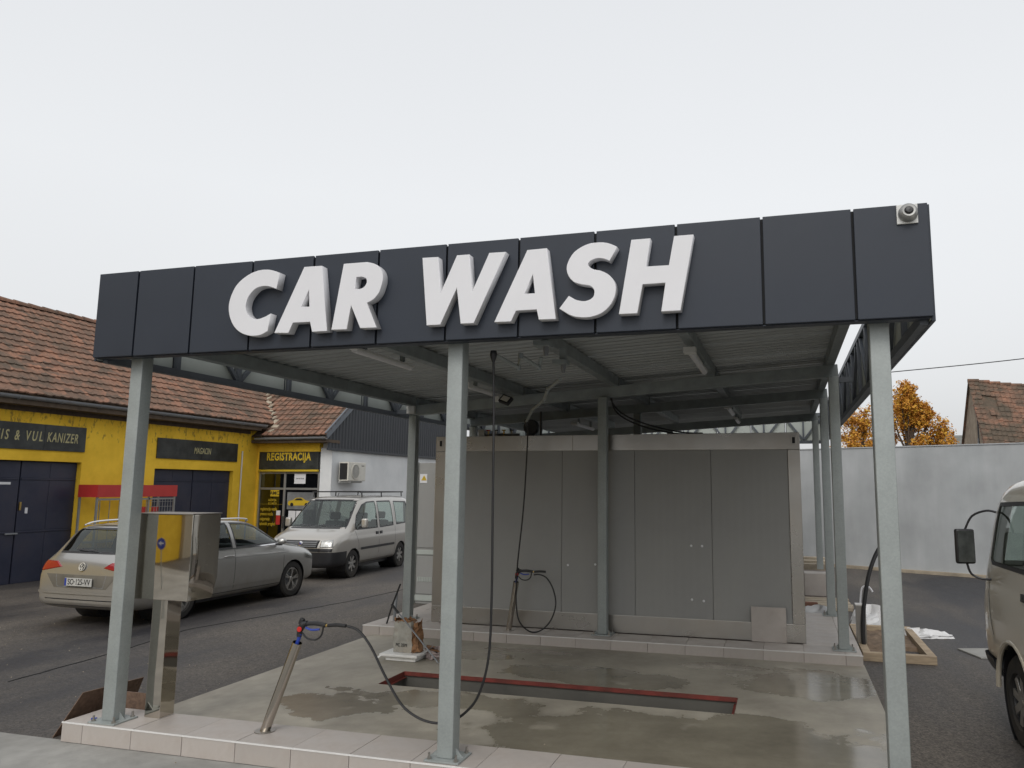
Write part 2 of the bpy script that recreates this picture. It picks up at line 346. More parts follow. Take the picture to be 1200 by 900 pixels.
def yellow():
    m, t, b, N, K = nodes('yellow_peeling_render')
    g = N('NewGeometry'); P = g.outputs['Position']; n1 = N('TexNoise', Scale=1.4, Detail=8, Roughness=.65); K(P, n1.inputs['Vector'])
    cr = N('ValToRGB'); e = cr.color_ramp.elements; e[0].position = .3; e[0].color = (.70, .43, .022, 1); e[1].position = .62; e[1].color = (.88, .56, .04, 1); K(n1.outputs[0], cr.inputs[0])
    mp = N('Mapping'); mp.inputs['Scale'].default_value = (1, 1, .45); K(P, mp.inputs[0])
    n2 = N('TexNoise', Scale=9, Detail=7, Roughness=.7); K(mp.outputs[0], n2.inputs['Vector'])
    # damp, flaking paint in a band under the eaves
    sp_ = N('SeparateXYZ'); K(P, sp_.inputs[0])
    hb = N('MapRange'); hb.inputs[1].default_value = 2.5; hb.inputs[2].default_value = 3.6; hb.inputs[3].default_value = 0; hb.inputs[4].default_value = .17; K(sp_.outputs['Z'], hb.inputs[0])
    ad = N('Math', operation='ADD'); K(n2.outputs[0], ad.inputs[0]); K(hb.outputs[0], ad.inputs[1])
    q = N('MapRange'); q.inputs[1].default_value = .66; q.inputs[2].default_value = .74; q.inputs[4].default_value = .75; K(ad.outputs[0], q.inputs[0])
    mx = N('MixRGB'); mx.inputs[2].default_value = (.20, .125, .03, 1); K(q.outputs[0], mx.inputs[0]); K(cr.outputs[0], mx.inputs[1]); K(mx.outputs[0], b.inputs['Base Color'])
    b.inputs['Roughness'].default_value = .85
    bp = N('Bump', Strength=.3, Distance=.01); K(n2.outputs[0], bp.inputs['Height']); K(bp.outputs[0], b.inputs['Normal'])
    return m
m_yel = yellow()
def rooftile(name='clay_roof_tile', moss=.75, lo=.46):
    m, t, b, N, K = nodes(name)
    g = N('NewGeometry'); P = g.outputs['Position']
    v = N('TexVoronoi', Scale=4.6); K(P, v.inputs['Vector']); sc = N('SeparateColor'); K(v.outputs['Color'], sc.inputs[0])
    cr = N('ValToRGB'); e = cr.color_ramp.elements; e[0].position = 0; e[0].color = (.12, .078, .055, 1); e[1].position = 1; e[1].color = (.27, .135, .085, 1)
    el = cr.color_ramp.elements.new(.5); el.color = (.20, .112, .075, 1); K(sc.outputs[0], cr.inputs[0])
    n1 = N('TexNoise', Scale=.8, Detail=8, Roughness=.7); K(P, n1.inputs['Vector'])
    q = N('MapRange'); q.inputs[1].default_value = lo; q.inputs[2].default_value = lo + .18; q.inputs[4].default_value = moss; K(n1.outputs[0], q.inputs[0])
    mx = N('MixRGB'); mx.inputs[2].default_value = (.080, .066, .047, 1); K(q.outputs[0], mx.inputs[0]); K(cr.outputs[0], mx.inputs[1])
    n2 = N('TexNoise', Scale=14, Detail=6, Roughness=.7); K(P, n2.inputs['Vector'])
    r = N('MapRange'); r.inputs[1].default_value = .25; r.inputs[2].default_value = .75; r.inputs[3].default_value = .65; r.inputs[4].default_value = 1.35; K(n2.outputs[0], r.inputs[0])
    s1 = N('VectorMath', operation='SCALE'); K(mx.outputs[0], s1.inputs[0]); K(r.outputs[0], s1.inputs['Scale']); K(s1.outputs[0], b.inputs['Base Color'])
    b.inputs['Roughness'].default_value = .9
    return m
m_rtile = rooftile(); m_rtile_old = rooftile('mossy_old_tile', .9, .38)
def carpaint(name, col, dust, zlo, zhi, metal=.55, amt=.8):
    m, t, b, N, K = nodes(name)
    tcn = N('TexCoord'); sp_ = N('SeparateXYZ'); K(tcn.outputs['Object'], sp_.inputs[0])
    no = N('TexNoise', Scale=3.5, Detail=7, Roughness=.65); K(tcn.outputs['Object'], no.inputs['Vector'])
    q = N('MapRange'); q.inputs[1].default_value = zhi; q.inputs[2].default_value = zlo; K(sp_.outputs['Z'], q.inputs[0])
    a = N('Math', operation='MULTIPLY'); K(q.outputs[0], a.inputs[0]); r = N('MapRange'); r.inputs[1].default_value = .25; r.inputs[2].default_value = .7; r.inputs[3].default_value = .45; r.inputs[4].default_value = 1.25; K(no.outputs[0], r.inputs[0]); K(r.outputs[0], a.inputs[1])
    a2 = N('Math', operation='MULTIPLY'); K(a.outputs[0], a2.inputs[0]); a2.inputs[1].default_value = amt; a2.use_clamp = True
    mx = N('MixRGB'); K(a2.outputs[0], mx.inputs[0]); mx.inputs[1].default_value = (*col, 1); mx.inputs[2].default_value = (*dust, 1); K(mx.outputs[0], b.inputs['Base Color'])
    me = N('MapRange'); me.inputs[3].default_value = metal; me.inputs[4].default_value = 0; K(a2.outputs[0], me.inputs[0]); K(me.outputs[0], b.inputs['Metallic'])
    ro = N('MapRange'); ro.inputs[3].default_value = .3; ro.inputs[4].default_value = .75; K(a2.outputs[0], ro.inputs[0]); K(ro.outputs[0], b.inputs['Roughness'])
    cw = N('MapRange'); cw.inputs[3].default_value = .9; cw.inputs[4].default_value = .1; K(a2.outputs[0], cw.inputs[0]); K(cw.outputs[0], b.inputs['Coat Weight']); b.inputs['Coat Roughness'].default_value = .05
    return m
# ------------------------------------------------------------------ ground
KZ = .118; AZ = -.05
def frame_sheet(mb, X0, X1, Y0, Y1, x0, x1, y0, y1, z):
    mb.add([(X0, Y0, z), (X1, Y0, z), (X1, Y1, z), (X0, Y1, z), (x0, y0, z), (x1, y0, z), (x1, y1, z), (x0, y1, z)],
           [(0, 1, 5, 4), (1, 2, 6, 5), (2, 3, 7, 6), (3, 0, 4, 7)])
mb = MB(); frame_sheet(mb, -600, 600, -600, 900, -.2, 6.05, .0, 7.0, AZ)
tag(mb.build('asphalt_ground', m_asph), kind='structure')
mb = MB(); mb.box(-9, 14, -9, -.10, -.30, -.034)
tag(mb.build('front_pavement', m_pave, bevel=.004), kind='structure')
m_seam = M('asphalt_joint', (.012, .012, .013), .9, 0, .3, 9)
mb = MB(); _q = [(p.x + random.uniform(-.015, .015), p.y, AZ + .002) for p in catmull([(-2.6, 1.2, 0), (-2.77, 2.9, 0), (-3.0, 4.1, 0), (-2.75, 5.3, 0), (-2.4, 6.8, 0), (-2.19, 8.45, 0), (-2.1, 11, 0), (-2.2, 15, 0)], 7)]
for a_, b_ in zip(_q, _q[1:]): mb.bar(a_, b_, .022, .006)
tag(mb.build('asphalt_joint', m_seam), kind='structure')
PX0, PX1, PY0, PY1 = 1.2, 4.76, 2.09, 2.65
mb = MB(); frame_sheet(mb, -.21, 6.07, .29, 4.5, PX0, PX1, PY0, PY1, 0)
mb.add([(-.21, .29, 0), (6.07, .29, 0), (6.07, 4.5, 0), (-.21, 4.5, 0), (-.21, .29, -.2), (6.07, .29, -.2), (6.07, 4.5, -.2), (-.21, 4.5, -.2)],
       [(0, 4, 5, 1), (1, 5, 6, 2), (3, 7, 4, 0)])
d = -.55
tag(mb.build('concrete_bay_floor', m_conc), kind='structure'); mb = MB()
mb.add([(PX0, PY0, 0), (PX1, PY0, 0), (PX1, PY1, 0), (PX0, PY1, 0), (PX0, PY0, d), (PX1, PY0, d), (PX1, PY1, d), (PX0, PY1, d)],
       [(0, 1, 5, 4), (1, 2, 6, 5), (2, 3, 7, 6), (3, 0, 4, 7), (4, 5, 6, 7)])
m_pit = M('damp_pit_concrete', (.115, .11, .095), .6, 0, .25, 3, dirt=(.05, .05, .045), dscale=1.5, damt=.9, world=True, bump=.4, bscale=20)
tag(mb.build('pit_lining', m_pit), kind='structure')
t = thing('drain_pit_frame', 'rusty red steel angle frame lining the open drain pit in the concrete floor', 'pit frame', (3, 2.37, 0))
for a, b in [((PX0, PY1 - .005), (PX1, PY1 - .005)), ((PX0, PY0 + .003), (PX1, PY0 + .003)), ((PX0 + .003, PY0), (PX0 + .003, PY1)), ((PX1 - .003, PY0), (PX1 - .003, PY1))]:
    m_ = MB()
    if a[1] == b[1]:
        s = -1 if a[1] > 2.4 else 1; dz = 0 if a[1] > 2.4 else -.028
        m_.box(a[0] + .01, b[0] - .01, a[1], a[1] + s * .006, -.035, .004 + dz); m_.box(a[0] + .01, b[0] - .01, a[1] + s * .006, a[1] + s * .02, -.035, -.03)
    else:
        s = -1 if a[0] > 3 else 1
        m_.box(a[0], a[0] + s * .006, a[1] + .01, b[1] - .01, -.06, .004); m_.box(a[0] + s * .006, a[0] + s * .035, a[1] + .01, b[1] - .01, -.06, -.054)
    m_.build('angle_bar', m_redsteel, t)

# ------------------------------------------------------------------ kerbs clad in ceramic tiles
def seg(a, b, j0, sp):
    xs = [a]; k = math.floor((a - j0) / sp) + 1
    while j0 + k * sp < b - .03:
        if j0 + k * sp > a + .03: xs.append(j0 + k * sp)
        k += 1
    return list(zip(xs, xs[1:] + [b]))
_tm = {}
def tile(parent, x0, x1, y0, y1, z0, z1):
    g = .0022; key = (round(x1 - x0, 3), round(y1 - y0, 3), round(z1 - z0, 3))
    if key not in _tm:
        a, b, c = [q / 2 for q in key]
        _tm[key] = MB().box(-a + (g if a > .02 else 0), a - (g if a > .02 else 0), -b + (g if b > .02 else 0), b - (g if b > .02 else 0), -c, c).mesh('tile', m_tile, bevel=.0012, seg=1)
    j = lambda: random.uniform(-.0009, .0009)
    o = link('tile', _tm[key], parent, loc=((x0 + x1) / 2 + j(), (y0 + y1) / 2 + j(), (z0 + z1) / 2 + j()))
    return o
def kerb(name, x0, x1, y0, y1, rects, j0, sp):
    core = MB().box(x0 + .010, x1 - .010, y0 + .010, y1 - .002, -.2, KZ - .009).build(name, m_grout); tag(core, kind='structure')
    for a, b in seg(x0, x1, j0, sp): tile(core, a, b, y0 - .001, y0 + .011, -.03, KZ - .0105)
    for (a0, a1, b0, b1) in rects:
        for a, b in seg(a0, a1, j0, sp):
            for c, d_ in seg(b0, b1, y0, sp): tile(core, a, b, c, d_, KZ - .010, KZ)
    for c, d_ in seg(y0 + .012, y1, y0, sp):
        for xx in (x0, x1 - .01): tile(core, xx, xx + .01, c, d_, -.03, KZ - .0105)
    MB().box(x0 - .001, x1 + .001, y0 - .004, y0 + .005, KZ - .009, KZ + .0015).build('edge_profile', m_trim, core)
    return core
kerb('front_kerb', -.357, 6.06, -.143, .31, [(-.357, 6.06, -.143, .31)], -.15, .477)
kerb('rear_plinth', -.365, 6.056, 4.42, 7.45, [(-.365, 6.056, 4.42, 4.88), (5.41, 6.056, 4.88, 7.45), (-.365, .55, 4.88, 7.45)], 5.41, .46)

# ------------------------------------------------------------------ canopy
can = thing('wash_bay_canopy', 'steel framed flat canopy with dark anthracite fascia standing over the wash bay', 'canopy', (2.93, 4, 0))
def zb(x): return 3.05 + .06 * x
XP = [0, 2.93, 5.87]
def post(x, y, ztop, sz=.12, base=KZ, plate=True):
    p = MB().box(x - sz / 2, x + sz / 2, y - sz / 2, y + sz / 2, base + .013, ztop).build('post', m_galv, can, bevel=.010, smooth=True, seg=3)
    if plate:
        MB().box(x - .13, x + .13, y - .12, y + .12, base + .001, base + .013).build('base_plate', m_galv, p, bevel=.002)
        for sx, sy in ((1, 1), (1, -1), (-1, 1), (-1, -1)):
            b = MB(); b.lathe([(0, .045), (.008, .045), (.008, .014), (.016, .014), (.016, 0)], (x + sx * .1, y + sy * .092, base + .012), n=6); b.build('anchor_bolt', m_steel, p)
        for sx in (-1, 1):
            g = MB(); g.add([(x + sx * sz / 2, y - .004, base + .013), (x + sx * .115, y - .004, base + .013), (x + sx * sz / 2, y - .004, base + .07),
                   (x + sx * sz / 2, y + .004, base + .013), (x + sx * .115, y + .004, base + .013), (x + sx * sz / 2, y + .004, base + .07)],
                  [(0, 1, 2), (5, 4, 3), (0, 3, 4, 1), (1, 4, 5, 2), (2, 5, 3, 0)])
            g.build('gusset', m_galv, p)
    return p
for x in XP: post(x, 0, 3.078)
YB = {0: 5.02, 2.93: 4.76, 5.87: 4.70}
for x in XP: post(x, YB[x], zb(x) - .02)
for x in XP: post(x, 7.28, zb(x) - .002)
for x in XP: post(x, 11.0, zb(x) - .03, plate=False, base=.42)
def tbeam(p0, p1, wd, ht): MB().bar(p0, p1, wd, ht).build('beam', m_galvd, can, bevel=.006)
def xbeam(y0, y1, dz=0): tbeam((-.06, y0, zb(0) + .075 + dz), (5.93, y1, zb(5.87) + .075 + dz), .1, .15)
xbeam(.0, .0, .04); xbeam(5.02, 4.70, -.02); xbeam(7.28, 7.28); xbeam(11.0, 11.0, -.03)
for x in (0.0, 1.7, 3.08, 4.38, 5.84):
    ys = [.05, (5.02 + (4.7 - 5.02) * x / 5.87) - .05]; z = zb(x) + .187
    tbeam((x, ys[0], z), (x, ys[1], z), .10, .13); tbeam((x, ys[1] + .1, z), (x, 7.23, z), .10, .13); tbeam((x, 7.33, z), (x, 10.94, z), .10, .13)
# corrugated roof sheets, ribs running across the bay
def sheet(y0, y1):
    pr_ = []; y = y0
    while y < y1 - .01:
        pr_ += [(y, 0), (y + .05, 0), (y + .07, .045), (y + .15, .045), (y + .17, 0)]; y += .17
    pr_.append((y, 0)); m_ = MB(); n = len(pr_); vs = []
    for x in (-.06, 1.5, 3, 4.5, 5.93):
        vs += [(x, yy, zb(x) + .255 + zz) for yy, zz in pr_]
    fs = [(k * n + i, k * n + i + 1, (k + 1) * n + i + 1, (k + 1) * n + i) for k in range(4) for i in range(n - 1)]
    m_.add(vs, fs); m_.build('roof_sheet', m_sheet, can)
for k in range(12): sheet(.03 + k * 1.05, .03 + (k + 1) * 1.05)
# fascia panels: 12 in front
edges = [-.322] + [.098 + .5627 * k for k in range(11)] + [6.175]
FZ0, FZ1 = 3.056, 3.778
for a, b in zip(edges, edges[1:]):
    o = MB().box(-(b - a) / 2 + .008, (b - a) / 2 - .008, -.012, .012, FZ0 - 3.4 + random.uniform(-.001, .001), FZ1 - 3.4).mesh('fascia_panel', m_anth, bevel=.004, seg=2)
    p = link('fascia_panel', o, can, loc=((a + b) / 2, -.198, 3.4)); p.rotation_euler = (random.uniform(-.004, .004), 0, random.uniform(-.006, .006))
MB().box(-.30, 6.15, -.18, -.17, FZ0 + .01, FZ1 - .006).build('fascia_backing', m_dark, can)
MB().box(-.31, 6.16, -.18, -.09, FZ0 - .006, FZ0 + .002).build('fascia_underside', m_anth, can)
def side_panels(x, s):
    y = -.185; ZS = 3.03
    while y < 13.6:
        y2 = min(y + .845, 13.65)
        p = MB().box(x - .012, x + .012, y + .006, y2 - .006, ZS, FZ1).build('fascia_panel', m_anth, can, bevel=.003)
        MB().box(min(x + s * .0125, x + s * .016), max(x + s * .0125, x + s * .016), y + .012, y2 - .012, ZS + .01, FZ1 - .02).build('panel_lining', m_pale, p)
        y = y2
side_panels(-.322 + .004, 1); side_panels(6.171, -1)
for a in [-.3 + .8 * k for k in range(8)]:
    p = MB().box(a + .006, min(a + .8, 6.15) - .006, 13.64, 13.664, FZ0, FZ1).build('fascia_panel', m_anth, can)
    MB().box(a + .02, min(a + .8, 6.15) - .02, 13.635, 13.6385, FZ0 + .015, FZ1 - .02).build('panel_lining', m_pale, p)
def truss(x):
    c = MB(); c.box(x - .025, x + .025, -.12, 13.6, 3.022, 3.088); c.build('truss_chord', m_truss, can)
    MB().box(x - .025, x + .025, -.12, 13.6, FZ1 - .08, FZ1 - .02).build('truss_chord', m_truss, can)
    y = .68; k = 0
    while y < 13.5:
        MB().box(x - .02, x + .02, y - .025, y + .025, 3.088, FZ1 - .08).build('truss_web', m_truss, can)
        if k % 2:
            for s in (-1, 1): MB().bar((x, y + s * .03, 3.10), (x, y + s * .60, FZ1 - .09), .036, .04).build('truss_diagonal', m_truss, can)
        y += .855; k += 1
truss(-.275); truss(6.125)
for z0, z1 in ((FZ0 + .003, FZ0 + .07), (FZ1 - .08, FZ1 - .02)):
    MB().box(-.245, 6.095, -.155, -.105, z0, z1).build('truss_chord', m_truss, can); MB().box(-.245, 6.095, 13.56, 13.61, z0, z1).build('truss_chord', m_truss, can)
for k in range(7):
    x = .3 + k * .9; MB().box(x - .02, x + .02, 13.57, 13.6, FZ0 + .07, FZ1 - .08).build('truss_web', m_truss, can)
    for s in (-1, 1): MB().bar((x, 13.585, FZ0 + .08), (x + s * .42, 13.585, FZ1 - .09), .036, .04).build('truss_diagonal', m_truss, can)
for y in (4.7, 7.28, 11.0):
    MB().box(5.935, 6.10, y - .03, y + .03, 3.31, 3.37).build('outrigger', m_truss, can); MB().box(-.25, -.065, y + .25, y + .31, 3.06, 3.12).build('outrigger', m_truss, can)
for y in (0,):
    MB().box(5.935, 6.10, y - .03, y + .03, 3.31, 3.37).build('outrigger', m_truss, can); MB().box(-.25, -.065, y - .03, y + .03, 3.10, 3.16).build('outrigger', m_truss, can)
MB().box(-.07, .05, 4.90, 4.955, 3.06, 3.17).build('bracket_plate', m_whitem, can, bevel=.004)
sheet_r = 0

# ------------------------------------------------------------------ lettering CAR WASH (traced outlines, extruded)
LET = {"C":[[[1.532,3.637],[1.512,3.512],[1.506,3.515],[1.498,3.518],[1.488,3.523],[1.477,3.527],[1.466,3.531],[1.455,3.535],[1.444,3.537],[1.433,3.54],[1.421,3.541],[1.409,3.543],[1.397,3.543],[1.385,3.543],[1.374,3.542],[1.362,3.54],[1.351,3.538],[1.339,3.535],[1.328,3.53],[1.317,3.525],[1.307,3.518],[1.296,3.509],[1.286,3.499],[1.276,3.489],[1.268,3.478],[1.26,3.468],[1.254,3.456],[1.249,3.445],[1.245,3.432],[1.242,3.42],[1.24,3.408],[1.239,3.397],[1.239,3.386],[1.241,3.375],[1.243,3.364],[1.246,3.354],[1.25,3.344],[1.254,3.335],[1.26,3.326],[1.267,3.318],[1.274,3.31],[1.282,3.303],[1.291,3.296],[1.299,3.291],[1.309,3.287],[1.319,3.283],[1.329,3.281],[1.34,3.279],[1.351,3.278],[1.361,3.278],[1.371,3.279],[1.381,3.28],[1.391,3.283],[1.401,3.286],[1.411,3.289],[1.42,3.292],[1.43,3.295],[1.44,3.299],[1.45,3.304],[1.459,3.308],[1.467,3.311],[1.472,3.314],[1.454,3.182],[1.447,3.179],[1.437,3.174],[1.426,3.169],[1.413,3.163],[1.4,3.158],[1.387,3.155],[1.374,3.153],[1.36,3.152],[1.345,3.151],[1.331,3.151],[1.316,3.152],[1.301,3.153],[1.286,3.156],[1.271,3.159],[1.256,3.164],[1.241,3.169],[1.226,3.175],[1.212,3.182],[1.198,3.191],[1.184,3.2],[1.171,3.21],[1.159,3.222],[1.147,3.234],[1.137,3.247],[1.127,3.261],[1.118,3.277],[1.11,3.293],[1.102,3.31],[1.096,3.327],[1.092,3.344],[1.088,3.361],[1.086,3.377],[1.085,3.393],[1.085,3.41],[1.087,3.426],[1.09,3.444],[1.095,3.462],[1.101,3.482],[1.109,3.501],[1.118,3.521],[1.128,3.539],[1.139,3.556],[1.152,3.571],[1.166,3.585],[1.182,3.598],[1.198,3.61],[1.214,3.62],[1.231,3.63],[1.247,3.639],[1.264,3.646],[1.281,3.653],[1.298,3.658],[1.316,3.663],[1.333,3.667],[1.351,3.669],[1.368,3.67],[1.386,3.671],[1.403,3.67],[1.421,3.669],[1.437,3.667],[1.455,3.663],[1.473,3.658],[1.491,3.652],[1.508,3.646],[1.522,3.64]]],"A":[[[1.754,3.666],[1.905,3.664],[1.979,3.158],[1.852,3.157],[1.83,3.236],[1.677,3.237],[1.642,3.159],[1.52,3.165]],[[1.806,3.493],[1.818,3.35],[1.738,3.354]]],"R":[[[2.098,3.665],[2.293,3.664],[2.301,3.662],[2.313,3.659],[2.326,3.656],[2.341,3.652],[2.354,3.647],[2.366,3.641],[2.376,3.635],[2.385,3.628],[2.394,3.62],[2.402,3.612],[2.409,3.603],[2.415,3.594],[2.42,3.584],[2.424,3.574],[2.427,3.564],[2.429,3.552],[2.43,3.54],[2.43,3.528],[2.429,3.513],[2.426,3.497],[2.422,3.481],[2.417,3.464],[2.412,3.449],[2.407,3.435],[2.401,3.424],[2.394,3.413],[2.386,3.404],[2.378,3.395],[2.37,3.387],[2.362,3.38],[2.353,3.374],[2.342,3.368],[2.331,3.363],[2.321,3.359],[2.312,3.356],[2.306,3.353],[2.395,3.163],[2.261,3.165],[2.174,3.348],[2.146,3.162],[2.019,3.164]],[[2.209,3.558],[2.258,3.558],[2.262,3.556],[2.268,3.554],[2.275,3.551],[2.282,3.548],[2.288,3.545],[2.293,3.541],[2.296,3.536],[2.298,3.531],[2.3,3.525],[2.301,3.519],[2.301,3.513],[2.301,3.508],[2.299,3.502],[2.296,3.495],[2.292,3.489],[2.288,3.483],[2.283,3.477],[2.278,3.473],[2.272,3.469],[2.265,3.466],[2.257,3.464],[2.25,3.462],[2.244,3.46],[2.239,3.459],[2.197,3.462]]],"W":[[[2.753,3.661],[2.874,3.658],[2.903,3.382],[3.027,3.659],[3.12,3.658],[3.148,3.373],[3.277,3.657],[3.398,3.655],[3.167,3.155],[3.069,3.156],[3.032,3.426],[2.908,3.158],[2.803,3.158]]],"A2":[[[3.564,3.655],[3.704,3.657],[3.775,3.152],[3.655,3.154],[3.639,3.227],[3.484,3.227],[3.448,3.152],[3.327,3.154]],[[3.607,3.487],[3.625,3.339],[3.542,3.34]]],"S":[[[4.206,3.627],[4.155,3.536],[4.151,3.538],[4.146,3.541],[4.139,3.545],[4.132,3.548],[4.124,3.551],[4.117,3.554],[4.109,3.556],[4.102,3.558],[4.094,3.559],[4.086,3.561],[4.078,3.561],[4.07,3.561],[4.062,3.56],[4.052,3.558],[4.043,3.555],[4.034,3.552],[4.026,3.548],[4.02,3.545],[4.015,3.54],[4.01,3.536],[4.006,3.531],[4.004,3.526],[4.003,3.521],[4.003,3.516],[4.006,3.51],[4.01,3.504],[4.015,3.499],[4.022,3.493],[4.029,3.488],[4.037,3.483],[4.045,3.479],[4.055,3.477],[4.065,3.474],[4.076,3.472],[4.087,3.469],[4.097,3.465],[4.107,3.46],[4.118,3.455],[4.128,3.449],[4.138,3.443],[4.148,3.435],[4.156,3.428],[4.164,3.419],[4.172,3.41],[4.178,3.401],[4.184,3.39],[4.189,3.38],[4.193,3.369],[4.195,3.358],[4.197,3.346],[4.197,3.334],[4.196,3.321],[4.195,3.309],[4.192,3.297],[4.189,3.284],[4.184,3.271],[4.178,3.259],[4.172,3.246],[4.164,3.234],[4.156,3.223],[4.147,3.213],[4.138,3.203],[4.127,3.194],[4.115,3.185],[4.103,3.178],[4.09,3.171],[4.077,3.166],[4.062,3.161],[4.046,3.157],[4.03,3.154],[4.014,3.152],[3.998,3.151],[3.981,3.151],[3.965,3.152],[3.948,3.154],[3.931,3.157],[3.914,3.16],[3.897,3.166],[3.88,3.173],[3.862,3.183],[3.844,3.195],[3.828,3.206],[3.814,3.215],[3.804,3.222],[3.869,3.304],[3.876,3.3],[3.885,3.294],[3.896,3.287],[3.907,3.28],[3.919,3.274],[3.93,3.27],[3.941,3.267],[3.953,3.264],[3.965,3.262],[3.976,3.261],[3.987,3.261],[3.997,3.263],[4.007,3.265],[4.016,3.268],[4.025,3.272],[4.032,3.278],[4.039,3.283],[4.044,3.289],[4.048,3.297],[4.05,3.305],[4.051,3.314],[4.052,3.323],[4.051,3.331],[4.049,3.339],[4.046,3.345],[4.042,3.351],[4.037,3.357],[4.031,3.362],[4.024,3.367],[4.017,3.371],[4.009,3.374],[3.999,3.376],[3.989,3.378],[3.978,3.38],[3.967,3.382],[3.957,3.385],[3.946,3.388],[3.936,3.392],[3.925,3.396],[3.914,3.4],[3.905,3.406],[3.896,3.413],[3.888,3.421],[3.88,3.43],[3.873,3.44],[3.867,3.451],[3.862,3.462],[3.858,3.472],[3.856,3.483],[3.854,3.494],[3.854,3.505],[3.855,3.516],[3.857,3.528],[3.861,3.54],[3.866,3.552],[3.872,3.565],[3.88,3.578],[3.888,3.591],[3.898,3.603],[3.908,3.614],[3.92,3.623],[3.933,3.632],[3.947,3.64],[3.961,3.647],[3.975,3.653],[3.989,3.658],[4.003,3.662],[4.016,3.665],[4.03,3.667],[4.044,3.668],[4.057,3.668],[4.07,3.668],[4.083,3.668],[4.095,3.667],[4.108,3.666],[4.12,3.663],[4.132,3.661],[4.143,3.658],[4.155,3.653],[4.167,3.648],[4.179,3.642],[4.19,3.636],[4.199,3.631]]],"H":[[[4.309,3.667],[4.435,3.667],[4.404,3.473],[4.562,3.471],[4.599,3.669],[4.723,3.669],[4.632,3.163],[4.508,3.163],[4.538,3.357],[4.381,3.356],[4.344,3.16],[4.222,3.161]]]}
sg = thing('car_wash_lettering', 'large white raised italic CAR WASH letters mounted on the dark fascia', 'sign', (2.9, -.21, 3.4))
for k, loops in LET.items():
    me = flat_curve(loops, .0355, .0022); place_flat(me, 'letter', m_white, sg, (0, -.248, 0), (1, 0, 0), (0, 0, 1))

# ------------------------------------------------------------------ security camera on the fascia
t = thing('security_camera', 'small dome security camera on a square plate at the right end of the fascia', 'camera', (6.045, -.212, 3.70))
MB().box(5.985, 6.108, -.226, -.2115, 3.648, 3.772).build('mounting_plate', m_whitem, t, bevel=.004)
c = (6.05, -.226, 3.712)
m_ = MB(); m_.lathe([(0.0, .045), (.038, .05), (.052, .036), (.058, 0)], c, (0, -1, .1), 28); m_.build('housing', m_alu, t, smooth=True, ang=50)
m_ = MB(); m_.lathe([(0, .062), (.018, .06), (.027, .049), (.028, .047)], c, (0, -1, .1), 24); m_.build('lens', m_blackp, t, smooth=True)

# ------------------------------------------------------------------ strip lights
def striplight(x, y0, y1, z, label, bracket=True):
    t = thing('strip_light', label, 'ceiling light', (x, (y0 + y1) / 2, z + .05), group='strip lights under the canopy roof')
    MB().box(x - .036, x + .036, y0, y1, z + .02, z + .045).build('housing', m_whitem, t, bevel=.006)
    m_ = MB(); n = 8; vs = []
    for yy in (y0 + .03, y1 - .03):
        for k in range(n + 1):
            a = math.pi * k / n; vs.append((x - .032 * math.cos(a), yy, z + .02 - .026 * math.sin(a)))
    m_.add(vs, [(k, k + 1, n + 2 + k, n + 1 + k) for k in range(n)] + [tuple(range(n + 1)), tuple(range(n + 1, 2 * n + 2))[::-1]])
    m_.build('diffuser', m_white, t, smooth=True)
    if bracket: MB().box(x - .06, x + .06, y0 - .14, y0 - .02, z + .0, z + .06).build('junction_box', m_whitem, t, bevel=.006)
    for yy in (y0 + .2, y1 - .2): MB().box(x - .02, x + .02, yy - .02, yy + .02, z + .055, z + .16).build('bracket', m_galvd, t)
striplight(1.58, .72, 1.85, 3.19, 'long closed strip light just behind the fascia, leftmost of the ceiling lights', False)
striplight(1.58, 3.35, 4.75, 3.19, 'strip light behind the middle front post near the floodlight')
striplight(4.40, 2.3, 3.65, 3.31, 'strip light on the right hand roof beam nearest the fascia')
striplight(4.38, 7.7, 8.9, 3.31, 'small far strip light above the right end of the grey room')
striplight(4.38, 9.7, 10.7, 3.31, 'farthest strip light past the right end of the grey room', False)
striplight(1.62, 8.2, 9.5, 3.12, 'far strip light beyond the grey room left of the centre post')
t = thing('flood_light', 'small square floodlight on a white junction box under the cross beam', 'floodlight', (1.77, 4.2, 3.15))
MB().box(1.60, 1.69, 4.1, 4.2, 3.11, 3.18).build('junction_box', m_whitem, t, bevel=.006)
m3 = Matrix.Rotation(R(-35), 3, 'X') @ Matrix.Rotation(R(25), 3, 'Y')
MB().obox((1.80, 4.05, 3.12), .16, .05, .12, m3).build('housing', m_blackp, t, bevel=.008)
MB().obox(Vector((1.80, 4.05, 3.12)) + m3 @ Vector((0, -.028, 0)), .11, .006, .075, m3).build('lens', m_cream, t)
MB().bar((1.69, 4.15, 3.14), (1.78, 4.09, 3.14), .03, .03).build('bracket', m_blackp, t)

